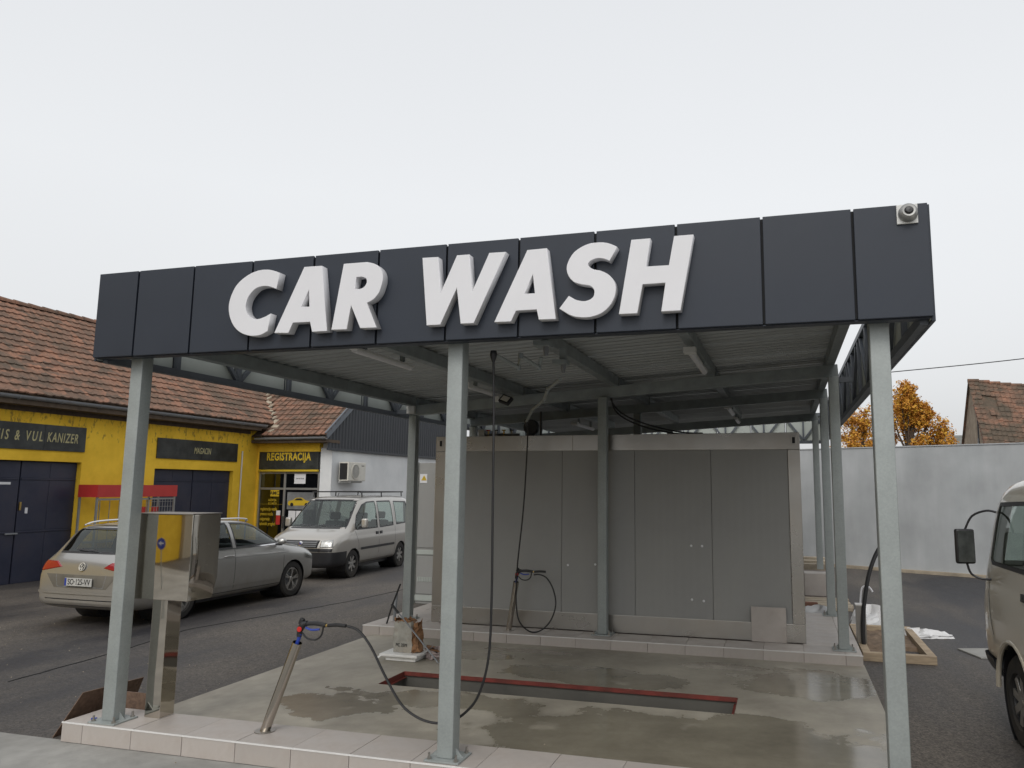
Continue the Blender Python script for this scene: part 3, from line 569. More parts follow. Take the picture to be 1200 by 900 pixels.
# ------------------------------------------------------------------ swing booms carrying the hoses
def boom(name_label, pts, mount, hose_pts, hlabel):
    t = thing('ceiling_boom', name_label, 'hose boom', mount)
    mx, my, mz = mount
    MB().box(mx - .09, mx + .04, my - .07, my + .07, mz - .04, mz + .0).build('mounting_plate', m_galvd, t, bevel=.003)
    m_ = MB(); m_.lathe([(0, .0), (.022, 0), (.024, -.03), (.016, -.075), (0, -.075)], (mx, my, mz - .04), n=16); m_.build('swivel', m_gutter, t, smooth=True); MB().box(mx - .03, mx + .03, my - .03, my + .03, mz, mz + .11).build('hanger', m_galvd, t)
    m_ = MB(); m_.tube(pts, .017, 10); m_.build('boom_pipe', m_galv, t, smooth=True)
    for p in (pts[1], pts[2], pts[3]):
        m_ = MB(); m_.lathe([(0, .024), (.02, .022), (.02, -.022), (0, -.024)], p, (0, 0, 1), 12); m_.build('elbow', m_galvd, t, smooth=True)
    m_ = MB(); m_.lathe([(0, .03), (.022, .026), (.028, 0), (.022, -.03), (.012, -.06)], pts[0], (0, 0, 1), 14); m_.build('swivel_joint', m_blackp, t, smooth=True)
    h = MB(); h.tube(catmull(hose_pts, 8), .0095, 8); o = h.build('pressure_hose', m_rubber, smooth=True); tag(o, hlabel, 'hose', 'pressure washer hoses hanging from the booms')
boom('zigzag swing boom nearest the fascia with the long hose hanging from its tip',
     [(3.16, .13, 3.0), (3.23, .50, 2.95), (3.28, .41, 3.03), (3.35, .66, 2.97), (3.38, .63, 3.05)], (3.43, .60, 3.17),
     [(3.16, .13, 2.97), (3.175, .12, 2.6), (3.19, .10, 1.82), (3.195, .10, 1.2), (3.18, .1, .79), (3.11, .1, .53), (3.01, .1, .40), (2.9, .1, .335), (2.78, .1, .31), (2.64, .1, .335), (2.5, .1, .42), (2.36, .1, .61), (2.24, .1, .80), (2.13, .1, .915), (2.03, .1, .945)],
     'long black hose hanging in front and looping low to the nearest spray gun')
boom('rear swing boom whose arm bends down over the grey room',
     [(2.0, 4.3, 2.86), (2.45, 3.2, 2.89), (2.78, 2.6, 2.93), (2.98, 2.1, 2.98), (3.27, 1.55, 3.0)], (3.33, 1.45, 3.16),
     [(2.0, 4.3, 2.84), (1.97, 4.45, 2.7), (1.93, 4.5, 2.1), (1.89, 4.52, 1.6), (1.83, 4.52, 1.0), (1.815, 4.52, .6), (1.85, 4.5, .33), (1.93, 4.5, .2), (2.06, 4.5, .14), (2.2, 4.5, .19), (2.31, 4.5, .32), (2.36, 4.52, .5), (2.32, 4.54, .68), (2.23, 4.55, .82), (2.13, 4.55, .865), (2.05, 4.55, .86)],
     'thin black hose in front of the grey room with a round loop above the plinth')

m_tubest = M('polished_tube', (.50, .46, .41), .16, 1, .05, 2)
# ------------------------------------------------------------------ spray guns in their leaning tubes
def holder(b, tp, label):
    b, tp = Vector(b), Vector(tp); ax = (tp - b).normalized()
    t = thing('gun_holder', label, 'holder tube', b, group='stainless gun holder tubes')
    m_ = MB(); r = .037; l = (tp - b).length
    m_.lathe([(r, -.004), (r, l), (r - .003, l), (r - .003, l - .3)], b, ax, 28); m_.build('tube', m_tubest, t, smooth=True, ang=60)
    m_ = MB(); m_.lathe([(.0, .004), (.078, .004), (.078, .0)], b + Vector((0, 0, .0012)), (0, 0, 1), 28); m_.build('floor_ring', m_steel, t)
    return ax
def gun(tp, ax, label, s=1.0):
    tp = Vector(tp); t = thing('spray_gun', label, 'spray gun', tp, group='spray guns parked in the holder tubes')
    e = tp + ax * .05
    m_ = MB(); m_.tube([tp - ax * .2, tp + ax * .03, e + Vector((0, 0, .02))], [.014, .014, .018], 12); m_.build('lance', m_blue, t, smooth=True)
    body = [e + Vector((-.005, 0, .0)), e + Vector((.0, 0, .05)), e + Vector((.03, 0, .095)), e + Vector((.06, 0, .10))]
    m_ = MB(); m_.tube(catmull(body, 4), [.020] * 4 + [.026] * 5 + [.022] * 4, 12); m_.build('body', m_blackp, t, smooth=True)
    m_ = MB(); m_.obox(e + Vector((.012, 0, .115)), .035, .03, .05, Matrix.Rotation(R(20), 3, 'Y')); m_.build('cap', m_blackp, t, bevel=.008)
    m_ = MB(); m_.lathe([(0, .006), (.018, .006), (.021, 0)], e + Vector((.010, -.024, .058)), (0, -1, 0), 18); m_.build('red_disc', m_red, t)
    m_ = MB(); m_.tube(catmull([e + Vector((.05, 0, .098)), e + Vector((.12, 0, .105)), e + Vector((.19, 0, .10)), e + Vector((.225, 0, .095))], 4), .017, 10); m_.build('grip', m_blackp, t, smooth=True)
    m_ = MB(); m_.tube(catmull([e + Vector((.02, 0, .03)), e + Vector((.07, 0, -.01)), e + Vector((.14, 0, -.015)), e + Vector((.19, 0, .02)), e + Vector((.205, 0, .085))], 5), .0075, 8); m_.build('trigger_guard', m_blackp, t, smooth=True)
    m_ = MB(); m_.tube(catmull([e + Vector((.05, 0, .07)), e + Vector((.10, 0, .055)), e + Vector((.17, 0, .062))], 4), .008, 8); m_.build('trigger', m_blue, t, smooth=True)
    m_ = MB(); m_.tube([e + Vector((.222, 0, .095)), e + Vector((.245, 0, .095))], .011, 10); m_.build('fitting', m_brass, t, smooth=True)
    m_ = MB(); m_.tube(catmull([e + Vector((.243, 0, .095)), e + Vector((.32, 0, .103)), e + Vector((.40, 0, .10))], 4), .014, 10); m_.build('hose_sleeve', m_rubber, t, smooth=True)
    return e
ax = holder((1.33, .13, KZ), (1.60, .10, .80), 'leaning stainless tube on the front kerb between the left and middle posts')
gun((1.60, .10, .80), ax, 'black and blue spray gun with red disc, parked in the front tube')
ax = holder((1.67, 4.66, KZ), (1.80, 4.56, .76), 'leaning stainless tube on the rear plinth before the grey room')
gun((1.80, 4.56, .755), ax, 'distant spray gun parked in front of the grey room')

# ------------------------------------------------------------------ coin pedestal with mirror-polished box
t = thing('payment_pedestal', 'polished stainless payment box on a square steel pedestal beside the left post', 'payment box', (.25, .22, KZ))
MB().box(.165, .315, .145, .30, KZ, 1.08).build('pedestal', m_mirror, t, bevel=.003)
m_ = MB(); bx0, bx1, by0, by1 = .0, .555, .09, .42
z0, z1, zm = 1.06, 1.755, 1.22
m_.add([(bx0, by0, z0), (bx1, by0, z0), (bx1, by0, z1), (bx0, by0, z1), (bx0, by1, zm), (bx1, by1, zm), (bx1, by1, z1), (bx0, by1, z1), (bx0, by1 - .05, z0), (bx1, by1 - .05, z0)],
       [(0, 1, 2, 3), (7, 6, 5, 4), (3, 2, 6, 7), (1, 9, 5, 6, 2), (0, 3, 7, 4, 8), (4, 5, 9, 8), (0, 8, 9, 1)])
m_.build('box', m_mirror, t, bevel=.005, seg=3, smooth=True)
MB().box(bx0 - .006, bx1 + .006, by0 - .006, by1 + .006, z1 + .001, z1 + .009).build('lid', m_steel, t, bevel=.002)

# ------------------------------------------------------------------ grey technical room
ct = thing('technical_room', 'grey panelled equipment room with stainless trims on the rear plinth under the canopy', 'container', (2.92, 5.0, KZ))
CX0, CX1, CY0, CY1, CZ1 = .41, 5.45, 4.93, 7.18, 2.715
es = [.575, 1.30, 2.31, 3.32, 4.33, 5.30]
for a, b in zip(es, es[1:]):
    me = MB().box(-(b - a) / 2 + .002, (b - a) / 2 - .002, -.02, .02, .34 - 1.4, 2.50 - 1.4).mesh('wall_panel', m_panel, bevel=.003, seg=1)
    link('wall_panel', me, ct, loc=((a + b) / 2, CY0 + .035 + random.uniform(-.001, .001), 1.4))
MB().box(CX0 + .02, CX1 - .02, CY0 + .056, CY1, KZ + .002, CZ1 - .01).build('room_body', m_panel, ct)
for a, b in ((CX0, 2.46), (2.462, CX1)):
    MB().box(a, b, CY0, CY0 + .06, 2.50, CZ1).build('top_rail', m_steel, ct, bevel=.004)
MB().box(CX0, .575, CY0 + .0015, CY0 + .058, .345, 2.498).build('corner_post', m_steel, ct, bevel=.004)
MB().box(5.30, CX1, CY0 + .0015, CY0 + .058, .345, 2.498).build('corner_post', m_steel, ct, bevel=.004)
MB().box(CX0, CX1, CY0 - .002, CY0 + .06, KZ + .001, .343).build('bottom_rail', m_steel, ct, bevel=.004)
for x in (CX0 + .05, CX1 - .10):
    b = MB().box(x - .012, x + .065, CY0 - .004, CY0 + .02, 2.56, 2.68).build('corner_casting', m_steel, ct, bevel=.004)
    MB().box(x + .008, x + .045, CY0 - .006, CY0, 2.575, 2.655).build('lifting_slot', m_dark, b, bevel=.008)
for x, z in ((4.06, 1.26), (4.20, 1.26), (4.06, .58), (4.21, .57), (2.4, .96), (2.78, .98)):
    m_ = MB(); m_.lathe([(0, .006), (.013, .004), (.016, 0)], (x, CY0 + .0145, z), (0, -1, 0), 10); m_.build('bolt_cap', m_white, ct)
tag(MB().box(4.80, 5.22, CY0 - .05, CY0 - .038, KZ + .002, .54).build('loose_tile', m_tile, bevel=.002), 'spare square beige tile leaning against the foot of the grey room', 'tile').rotation_euler = (0, 0, 0)
t = thing('hose_reel', 'black round hose reel on top of the grey room', 'hose reel', (1.57, 5.8, CZ1))
m_ = MB(); m_.lathe([(0, .06), (.11, .06), (.12, .03), (.12, -.03), (.11, -.06), (0, -.06)], (1.57, 5.8, 2.90), (0, 1, 0), 24); m_.build('drum', m_blackp, t, smooth=True, ang=50)
MB().box(1.5, 1.64, 5.76, 5.84, CZ1 + .0, 2.84).build('stand', m_blackp, t)
t = thing('pipe_manifold', 'row of small valves and pipes on top of the grey room behind the middle post', 'valves', (1.2, 5.6, CZ1))
m_ = MB(); m_.tube([(.85, 5.6, 2.78), (1.45, 5.6, 2.78)], .018, 8); m_.build('pipe', m_steel, t, smooth=True)
for k, x in enumerate((.95, 1.08, 1.2, 1.33)):
    m_ = MB(); m_.tube([(x, 5.6, 2.716), (x, 5.6, 2.84)], .015, 8); m_.build('valve', [m_brass, m_steel][k % 2], t, smooth=True)
    MB().box(x - .03, x + .03, 5.58, 5.60, 2.84, 2.856).build('valve_handle', [m_red, m_blackp, m_yprint, m_blackp][k], t)
MB().box(.80, .90, 5.55, 5.65, CZ1, 2.86).build('valve_box', m_whitem, t, bevel=.004)
m_ = MB(); m_.tube([(1.85, 5.4, CZ1), (1.85, 5.4, 3.1)], .018, 8); tag(m_.build('riser_pipe', m_blackp, smooth=True), 'short black pipe rising from the grey room roof beside the hose reel', 'pipe')
for k, (dz, lb) in enumerate(((0, 'upper black cable sagging from the centre post to the grey room roof'), (-.045, 'lower black cable sagging from the centre post to the grey room roof'))):
    m_ = MB(); m_.tube(catmull([(2.99 + k * .02, 4.9, 3.24), (3.05, 4.95, 3.1 + dz), (3.2, 5.0, 2.97 + dz), (3.5, 5.1, 2.85 + dz), (3.9, 5.25, 2.76 + dz * .6), (4.2, 5.3, 2.735 + .008)], 6), .011, 8)
    tag(m_.build('cable', m_rubber, smooth=True), lb, 'cable')
# micro-ribbing of the sandwich panels
def _ribs():
    t = m_panel.node_tree; b = t.nodes['Principled BSDF']
    g = _n(t, 'NewGeometry'); wv = _n(t, 'TexWave', wave_type='BANDS', bands_direction='X', Scale=3.2, Distortion=0.0); t.links.new(g.outputs['Position'], wv.inputs['Vector'])
    bp = _n(t, 'Bump', Strength=.10, Distance=.01); t.links.new(wv.outputs['Fac'], bp.inputs['Height']); t.links.new(bp.outputs[0], b.inputs['Normal'])
_ribs()
# ------------------------------------------------------------------ helpers for tiled roofs
_tg = random.Random(3)
def tile_geo(w_=.205, l=.33, th=.032):
    pr_ = [(0, .004), (.03, .022), (.06, .008), (w_ * .75, .006), (w_, .024)]
    v = [(u, 0, z) for u, z in pr_] + [(u, l, z) for u, z in pr_] + [(u, 0, z - th) for u, z in pr_]
    f = [(i, i + 1, i + 6, i + 5) for i in range(4)] + [(i + 10, i + 11, i + 1, i) for i in range(4)]
    return v, f
def roof_tiles(parent, org, du, dv, nu, nv, keep, w_=.20, ex=.285, singles=None, sag=None, jit=1.0, name='roof_tile', mat=None):
    """du: unit vector along the eave, dv: unit vector up the slope; singles(c)->bool picks tiles that become parts"""
    org, du, dv = Vector(org), Vector(du).normalized(), Vector(dv).normalized(); n = du.cross(dv)
    if n.z < 0: n = -n
    gv, gf = tile_geo(w_ + .008, ex + .05); rest = MB(); me = None; cnt = 0
    for j in range(nv):
        for i in range(nu):
            c = org + du * (i * w_ + _tg.uniform(-.006, .006) * jit) + dv * (j * ex + _tg.uniform(-.012, .012) * jit)
            if sag: c = c + Vector((0, 0, sag(i * w_, j * ex)))
            cc = c + du * w_ / 2 + dv * ex / 2
            if not keep(cc): continue
            d2 = (dv - n * (.10 + _tg.uniform(-.012, .02) * jit)).normalized(); u2 = (du + n * _tg.uniform(-.02, .02) * jit).normalized(); n2 = u2.cross(d2)
            if n2.z < 0: n2 = -n2
            m4 = Matrix((u2, d2, n2)).transposed().to_4x4(); m4.translation = c + n * .045
            if singles and cnt < 300 and singles(cc):
                if me is None:
                    b = MB().add(gv, gf); me = b.mesh('roof_tile', m_rtile)
                o = link(name, me, parent); mm4 = m4.copy(); mm4.translation = m4.translation - ori(parent); o.matrix_local = mm4; cnt += 1
            else: rest.add([m4 @ Vector(v) for v in gv], gf)
    if rest.v: rest.build('roof_tiles', mat or m_rtile, parent, kind='stuff')
def ridge_caps(parent, p0, p1, n, r=.11):
    p0, p1 = Vector(p0), Vector(p1); me = None; d_ = (p1 - p0) / n
    for k in range(n):
        a = p0 + d_ * k; m_ = MB(); vs = []
        ax = d_.normalized(); s_ = ax.cross(Vector((0, 0, 1))).normalized()
        for t_, rr in ((-.02, r * 1.12), (1.04, r * .92)):
            for q in range(7):
                th = math.pi * q / 6; vs.append(a + d_ * t_ + s_ * math.cos(th) * rr + Vector((0, 0, math.sin(th) * rr)))
        m_.add(vs, [(q, q + 1, 8 + q, 7 + q) for q in range(6)] + [tuple(range(7))]); m_.build('ridge_tile', m_rtile, parent)
# ------------------------------------------------------------------ yellow workshop building
yb = thing('yellow_workshop', 'long yellow rendered workshop with clay tiled roof and navy steel gates', 'building', (-10, 5, AZ))
WX = -10.0
D1 = (4.9, 8.45, 2.48); D2 = (10.55, 13.42, 2.40)
def wallpiece(y0, y1, z0, z1): return (y0, y1, z0, z1)
m_ = MB()
def wall_strip(y0, y1, z0, z1): m_.box(WX - .35, WX, y0, y1, z0, z1)
Z0 = -.12; ZT = 3.62
vs = [-11.1, D1[0], D1[1], D2[0], D2[1], 14.62]
prof = []
pts = [(-13.5, Z0), (D1[0], Z0), (D1[0], D1[2]), (D1[1], D1[2]), (D1[1], Z0), (D2[0], Z0), (D2[0], D2[2]), (D2[1], D2[2]), (D2[1], Z0), (14.62, Z0), (14.62, ZT), (-13.5, ZT)]
n = len(pts)
m_.add([(WX, y, z) for y, z in pts] + [(WX - .35, y, z) for y, z in pts], [tuple(range(n)), tuple(range(n, 2 * n))[::-1]] + [(i, (i + 1) % n, n + (i + 1) % n, n + i) for i in range(n)])
m_.build('wall', m_yel, yb)
def gate(y0, y1, zt, leaves, label):
    for k, (a, b) in enumerate(leaves):
        g = MB().box(WX - .16, WX - .12, a + .008, b - .008, Z0 + .06, zt - .01).build('gate_leaf', m_navy, yb, bevel=.004)
        ny = max(1, round((b - a) / .72))
        for q in range(ny):
            ya, yb_ = a + (b - a) * q / ny + .012, a + (b - a) * (q + 1) / ny - .012
            for za, zb_ in ((Z0 + .07, .98), (1.02, 2.08), (2.11, zt - .02)):
                MB().box(WX - .119, WX - .114, ya, yb_, za + .01, zb_ - .01).build('sheet_panel', m_navy, g, bevel=.003)
        for zz in (1.0, 2.095): MB().box(WX - .119, WX - .100, a + .02, b - .02, zz - .016, zz + .016).build('rail', m_navy, g, bevel=.003)
    MB().box(WX - .34, WX - .30, y0 - .1, y1 + .1, Z0, zt + .1).build('gate_backing', m_dark, yb)
gate(D1[0], D1[1], D1[2], [(4.9, 7.12), (7.13, 8.45)], '')
gate(D2[0], D2[1], D2[2], [(10.55, 11.98), (11.99, 13.42)], '')
MB().box(WX - .098, WX - .070, 6.9, 7.16, .96, .99).build('gate_bolt', m_gutter, yb); MB().box(WX - .112, WX - .085, 7.15, 7.19, 1.45, 1.62).build('hinge', m_brass, yb)
tag(MB().box(WX - .1125, WX - .110, 7.30, 7.36, 1.38, 1.5).build('sticker', m_white), 'small white paper sticker on the left navy gate', 'sticker')
tag(MB().box(WX - .1125, WX - .109, 6.55, 6.93, 1.98, 2.03).build('gate_label', m_white), 'thin white strip label high on the left navy gate', 'sticker')
def board(y0, y1, z0, z1, name, label, splits):
    t = thing(name, label, 'sign board', (WX + .03, (y0 + y1) / 2, z0))
    ys = [y0] + splits + [y1]
    for a, b in zip(ys, ys[1:]): MB().box(WX + .004, WX + .03, a + .003, b - .003, z0, z1).build('board', m_blackw, t, bevel=.003)
    return t
t = board(5.2, 8.48, 2.71, 3.26, 'workshop_sign', 'long dark sign board reading SERVIS & VULKANIZER above the left gate', [7.47])
kw = dict(mat=m_cprint, parent=t, right=(0, 1, 0), up=(0, 0, 1), shear=.18)
text('SERVIS & VUL', .29, org=(WX + .0315, 7.42, 2.985), sx=.60, bold=.014, align='RIGHT', space=1.45, **kw)
text('KANIZER', .29, org=(WX + .0315, 7.52, 2.985), sx=.56, bold=.014, align='LEFT', space=1.18, **kw)
t = board(10.55, 13.52, 2.66, 3.18, 'storeroom_sign', 'dark sign board reading MAGACIN above the right gate', [12.1])
text('MAGACIN', .235, m_cprint, t, (WX + .0315, 12.12, 2.90), (0, 1, 0), (0, 0, 1), sx=.58, bold=.01, shear=.18)
# eaves, gutter
MB().box(WX - .3, WX + .38, -11.1, 14.05, ZT - .02, ZT + .03).build('soffit', m_bark, yb)
MB().box(WX + .0, WX + .012, -11.1, 14.05, 3.50, ZT - .02).build('eaves_beam', m_bark, yb); MB().box(WX + .36, WX + .378, -11.1, 14.3, ZT + .031, 3.80).build('eaves_board', m_bark, yb); MB().box(WX - .3, WX + .38, 14.3, 14.32, ZT - .02, 3.80).build('eaves_board', m_bark, yb)
def gutter(parent, p0, p1, r=.075):
    p0, p1 = Vector(p0), Vector(p1); ax = (p1 - p0).normalized(); s_ = ax.cross(Vector((0, 0, 1))).normalized(); m_ = MB(); vs = []
    for P in (p0, p1):
        for rr in (r, r - .006):
            for k in range(11):
                th = math.pi + math.pi * k / 10; vs.append(P + s_ * math.cos(th) * rr + Vector((0, 0, math.sin(th) * rr)))
    fs = [(k, k + 1, 23 + k, 22 + k) for k in range(10)] + [(11 + k, 33 + k, 34 + k, 12 + k) for k in range(10)] + [(0, 22, 33, 11), (10, 21, 43, 32)] + [tuple(range(11)) + tuple(range(21, 10, -1)), tuple(range(22, 33)) + tuple(range(43, 32, -1))]
    m_.add(vs, fs); g = m_.build('gutter', m_gutter, parent, smooth=True)
    l = (p1 - p0).length; k = .4
    while k < l:
        m_ = MB(); m_.tube([p0 + ax * k + s_ * math.cos(math.pi + math.pi * q / 8) * (r + .006) + Vector((0, 0, math.sin(math.pi + math.pi * q / 8) * (r + .006))) for q in range(9)], .009, 5)
        m_.build('gutter_bracket', m_gutter, g); k += .95
    return g
gutter(yb, (-9.60, -11, 3.775), (-9.60, 14.22, 3.775))
SL = .75; dvm = Vector((-1, 0, SL)).normalized(); LEN = math.hypot(3.45, 3.45 * SL)
EX, EZ = -9.58, 3.80
MB().add([(EX, -13.6, EZ), (EX, 14.9, EZ), (EX - 3.45, 18.7, EZ + 3.45 * SL), (EX - 3.45, -13.6, EZ + 3.45 * SL), (EX, -13.6, EZ - .05), (EX, 14.9, EZ - .05), (EX - 3.45, 18.7, EZ + 3.45 * SL - .05), (EX - 3.45, -13.6, EZ + 3.45 * SL - .05)],
         [(0, 1, 2, 3), (7, 6, 5, 4), (0, 4, 5, 1), (0, 3, 7, 4), (1, 5, 6, 2)]).build('roof_deck', m_bark, yb)
MB().add([(EX - 3.45, -13.6, EZ + 3.45 * SL), (EX - 3.45, 18.7, EZ + 3.45 * SL), (EX - 6.9, 18.7, EZ), (EX - 6.9, -13.6, EZ)], [(0, 1, 2, 3)]).build('rear_roof_slope', m_rtile, yb)
MB().add([(WX, -13.49, ZT), (WX - 6.5, -13.49, ZT), (EX - 3.45, -13.49, EZ + 3.4 * SL), (WX, -13.49, Z0), (WX - 6.5, -13.49, Z0)], [(0, 2, 1), (3, 0, 1, 4)]).build('gable_wall', m_yel, yb)
WY, WZ, WS = 14.08, 3.43, .76
wing_z = lambda y: WZ + WS * (y - WY)
main_z = lambda x: EZ + SL * (EX - x)
roof_tiles(yb, (EX + .03, -13.6, EZ), (0, 1, 0), dvm, 150, 15, lambda c: (c.y < 14.45 or main_z(c.x) > wing_z(c.y) + .05), singles=lambda c: 9.6 < c.y < 14.6 and c.x > -12.2)
ridge_caps(yb, (EX - 3.45, -11, EZ + 3.45 * SL + .02), (EX - 3.45, 17, EZ + 3.45 * SL + .02), 72)
m_ = MB(); m_.tube([(WX + .03, 13.72, .85), (WX + .03, 13.72, 2.98)], .02, 8); m_.build('wall_conduit', m_whitem, yb, smooth=True); MB().box(WX + .001, WX + .06, 13.68, 13.76, .74, .86).build('junction_box', m_whitem, yb, bevel=.004)
m_ = MB(); m_.tube([(WX + .06, 14.0, 0), (WX + .06, 14.0, 1.0)], .02, 8); m_.build('short_pipe', m_gutter, yb, smooth=True)

# ------------------------------------------------------------------ registration office wing
of = thing('office_wing', 'office wing with yellow shopfront, white side wall and dark corrugated gable', 'building', (-8.7, 14.5, AZ))
FY = 14.5
# side wall with gable siding
APY, = (19.2,); m_barge = M('grey_barge_metal', (.12, .135, .155), .45, .1, .08, 4)
MB().box(-7.86, -7.5, FY + .002, 24.0, Z0, 3.10).build('side_wall', m_whitewall, of)
MB().box(-7.86, -7.48, FY - .012, FY + .0, Z0, 3.10).build('corner_pilaster', m_whitewall, of)
y = WY + .12; m_ = MB(); vs = []; fs = []
rz = lambda yy: min(wing_z(yy), wing_z(APY) - WS * (yy - APY)) - .03
k = 0; prev = None; P_ = []
while y < 24.2:
    for dy, dx in ((0, 0), (.075, 0), (.095, .022), (.15, .022)): P_.append((y + dy, -7.47 + dx))
    y += .17
b0 = 0
for i, (yy, xx) in enumerate(P_): vs += [(xx, yy, 3.08), (xx, yy, max(3.12, rz(yy)))]
fs = [(2 * i, 2 * i + 2, 2 * i + 3, 2 * i + 1) for i in range(len(P_) - 1)]
m_.add(vs, fs); m_.build('corrugated_siding', m_siding, of)
MB().box(-7.475, -7.42, WY + .1, 24.2, 3.02, 3.09).build('siding_sill', m_siding, of, bevel=.004)
MB().bar((-7.43, WY - .02, WZ + .0), (-7.43, APY, wing_z(APY) + .0), .05, .20).build('barge_board', m_barge, of)
MB().bar((-7.43, APY, wing_z(APY)), (-7.43, 24.4, rz(24.4)), .05, .20).build('barge_board', m_barge, of)
m_ = MB(); m_.add([(-10.3, WY, WZ), (-7.42, WY, WZ), (-7.42, APY, wing_z(APY)), (-15, APY, wing_z(APY)), (-15, WY + 5, WZ + 3), (-7.42, 24.4, rz(24.4)), (-15, 24.4, rz(24.4))], [(0, 1, 2, 3, 4), (2, 5, 6, 3)]); m_.build('roof_deck', m_bark, of)
roof_tiles(of, (-14.2, WY - .04, WZ), (1, 0, 0), (0, 1, WS), 34, 21, lambda c: c.y > WY - .1 and c.y < APY and (c.x > EX + .05 or wing_z(c.y) > main_z(c.x) + .03) and c.x < -7.42, singles=lambda c: c.y < 17.2 and c.x > -11.5)
ridge_caps(of, (-7.5, APY, wing_z(APY) + .03), (-14, APY, wing_z(APY) + .03), 18)
# mortared valley
m_ = MB()
for k in range(16):
    t_ = k / 15; z = WZ + .12 + t_ * 2.2; yy = WY + (z - WZ) / WS; xx = min(EX + .12, EX - (z - EZ) / SL)
    m_.obox((xx + .04, yy - .02, z + .05), _tg.uniform(.14, .24), _tg.uniform(.16, .28), .05, Matrix.Rotation(_tg.uniform(-.5, .5), 3, 'Z') @ Matrix.Rotation(.6, 3, 'X'))
m_.build('mortared_valley', m_plank, of, kind='stuff', bevel=.01)
gutter(of, (-9.82, WY - .02, WZ - .045), (-7.42, WY - .02, WZ - .035), .07)
MB().box(-9.99, -7.44, WY + .02, FY + .3, 3.242, 3.33).build('soffit', m_bark, of); MB().box(-9.6, -7.44, WY + .02, WY + .04, 3.331, 3.45).build('eaves_board', m_bark, of)
# shopfront
MB().box(-9.99, -7.52, FY + .1, FY + .24, 2.402, 3.24).build('lintel_wall', m_whitewall, of)
sxp = lambda px: -9.94 + (px - 304) * .0293
m_ = MB(); m_.box(-9.999, -7.87, FY - .06, FY + .1, 2.992, 3.24); m_.box(-9.999, -9.935, FY - .06, FY + .1, Z0, 2.99); m_.build('yellow_surround', m_yel, of, kind=None)
sb = thing('registration_sign', 'black sign board with bold yellow REGISTRACIJA lettering above the office door', 'sign board', (-8.9, FY - .06, 2.47))
MB().box(-9.93, -7.90, FY - .075, FY - .02, 2.47, 2.985).build('board', m_blackw, sb, bevel=.004)
text('REGISTRACIJA', .54, m_yprint, sb, (-8.91, FY - .078, 2.735), (1, 0, 0), (0, 0, 1), sx=.415, bold=.036, space=1.08, fixj=True)
MB().box(-9.93, -7.89, FY - .10, FY - .02, 2.405, 2.462).build('yellow_ledge', m_yprint, of, bevel=.003)
MB().box(-9.94, -7.87, FY + .25, FY + .27, Z0, 2.40).build('dark_interior', m_dark, of)
fr = MB()
bars = [(-9.93, -9.88, 0, 2.40), (-9.07, -9.00, 0, 2.40), (-7.92, -7.87, 0, 2.40)]
for k, (a, b, c, d_) in enumerate(bars): MB().box(a, b, FY - .02, FY + .04, Z0, 2.398).build('frame_post', m_alu, of, bevel=.004)
for a, b in ((-9.878, -9.072), (-8.998, -7.922)):
    for z0, z1 in ((2.34, 2.398), (1.87, 1.93)): MB().box(a, b, FY - .015, FY + .035, z0, z1).build('frame_rail', m_alu, of, bevel=.004)
    MB().box(a, b, FY - .0, FY + .006, 1.932, 2.338).build('transom_pane', m_shopglass, of)
    dr = MB().box(a + .02, b - .02, FY + .0, FY + .006, Z0 + .06, 1.868).build('door_pane', m_shopglass, of)
MB().box(-8.96, -7.95, FY + .012, FY + .02, .05, 1.86).build('door_poster', m_blackw, of)
MB().box(-9.03, -8.99, FY - .06, FY - .03, .75, 1.1).build('door_handle', m_chrome, of, bevel=.004)
W_ = lambda a, b, z0, z1, mm, nm, lb, cat='notice': tag(MB().box(a, b, FY - .008, FY - .003, z0, z1).build(nm, mm), lb, cat)
nb = W_(-8.72, -8.34, 2.05, 2.36, m_white, 'paper_notice', 'white paper notice in the window above the office door')
text('OBAVESTENJE', .05, m_blackp, nb, (-8.53, FY - .0095, 2.20), (1, 0, 0), (0, 0, 1), sx=.9)
W_(-8.86, -8.62, .86, 1.26, m_white, 'paper_notice', 'left one of two white notices taped to the office door')
W_(-8.60, -8.36, .86, 1.26, m_white, 'paper_notice', 'right one of two white notices taped to the office door')
m_pic = M('poster_grey_sky', (.16, .165, .17), .5, 0, .4, 3)
pc = W_(-8.93, -8.0, 1.30, 1.80, m_pic, 'car_poster', 'poster of a yellow sports car on the dark office door', 'poster')
me = flat_curve([[(-.38, .02), (-.36, .10), (-.22, .13), (-.10, .20), (.10, .205), (.22, .13), (.38, .10), (.41, .03), (.36, -.02), (-.34, -.03)]], .0012); place_flat(me, 'printed_car', m_yprint, pc, (-8.52, FY - .0105, 1.44), (1, 0, 0), (0, 0, 1))
me = flat_curve([[(-.16, .125), (-.08, .18), (.07, .185), (.14, .125)]], .0012); place_flat(me, 'printed_windscreen', m_blackp, pc, (-8.52, FY - .0135, 1.44), (1, 0, 0), (0, 0, 1))
for dx in (-.24, .25):
    me = flat_curve([[(dx + .055 * math.cos(k * .5236), .0 + .055 * math.sin(k * .5236)) for k in range(12)]], .0012); place_flat(me, 'printed_wheel', m_blackp, pc, (-8.52, FY - .0135, 1.44), (1, 0, 0), (0, 0, 1))
am = W_(-9.52, -9.22, 1.67, 1.86, m_yprint, 'club_sticker', 'yellow square AMC sticker on the left office window', 'sticker')
text('AMC', .15, m_blackp, am, (-9.37, FY - .0095, 1.765), (1, 0, 0), (0, 0, 1), bold=.01)
wl = tag(MB().box(-9.87, -9.08, FY - .006, FY - .004, 1.44, 1.445).build('window_lettering', m_yprint), 'rows of small yellow lettering on the left office window', 'lettering')
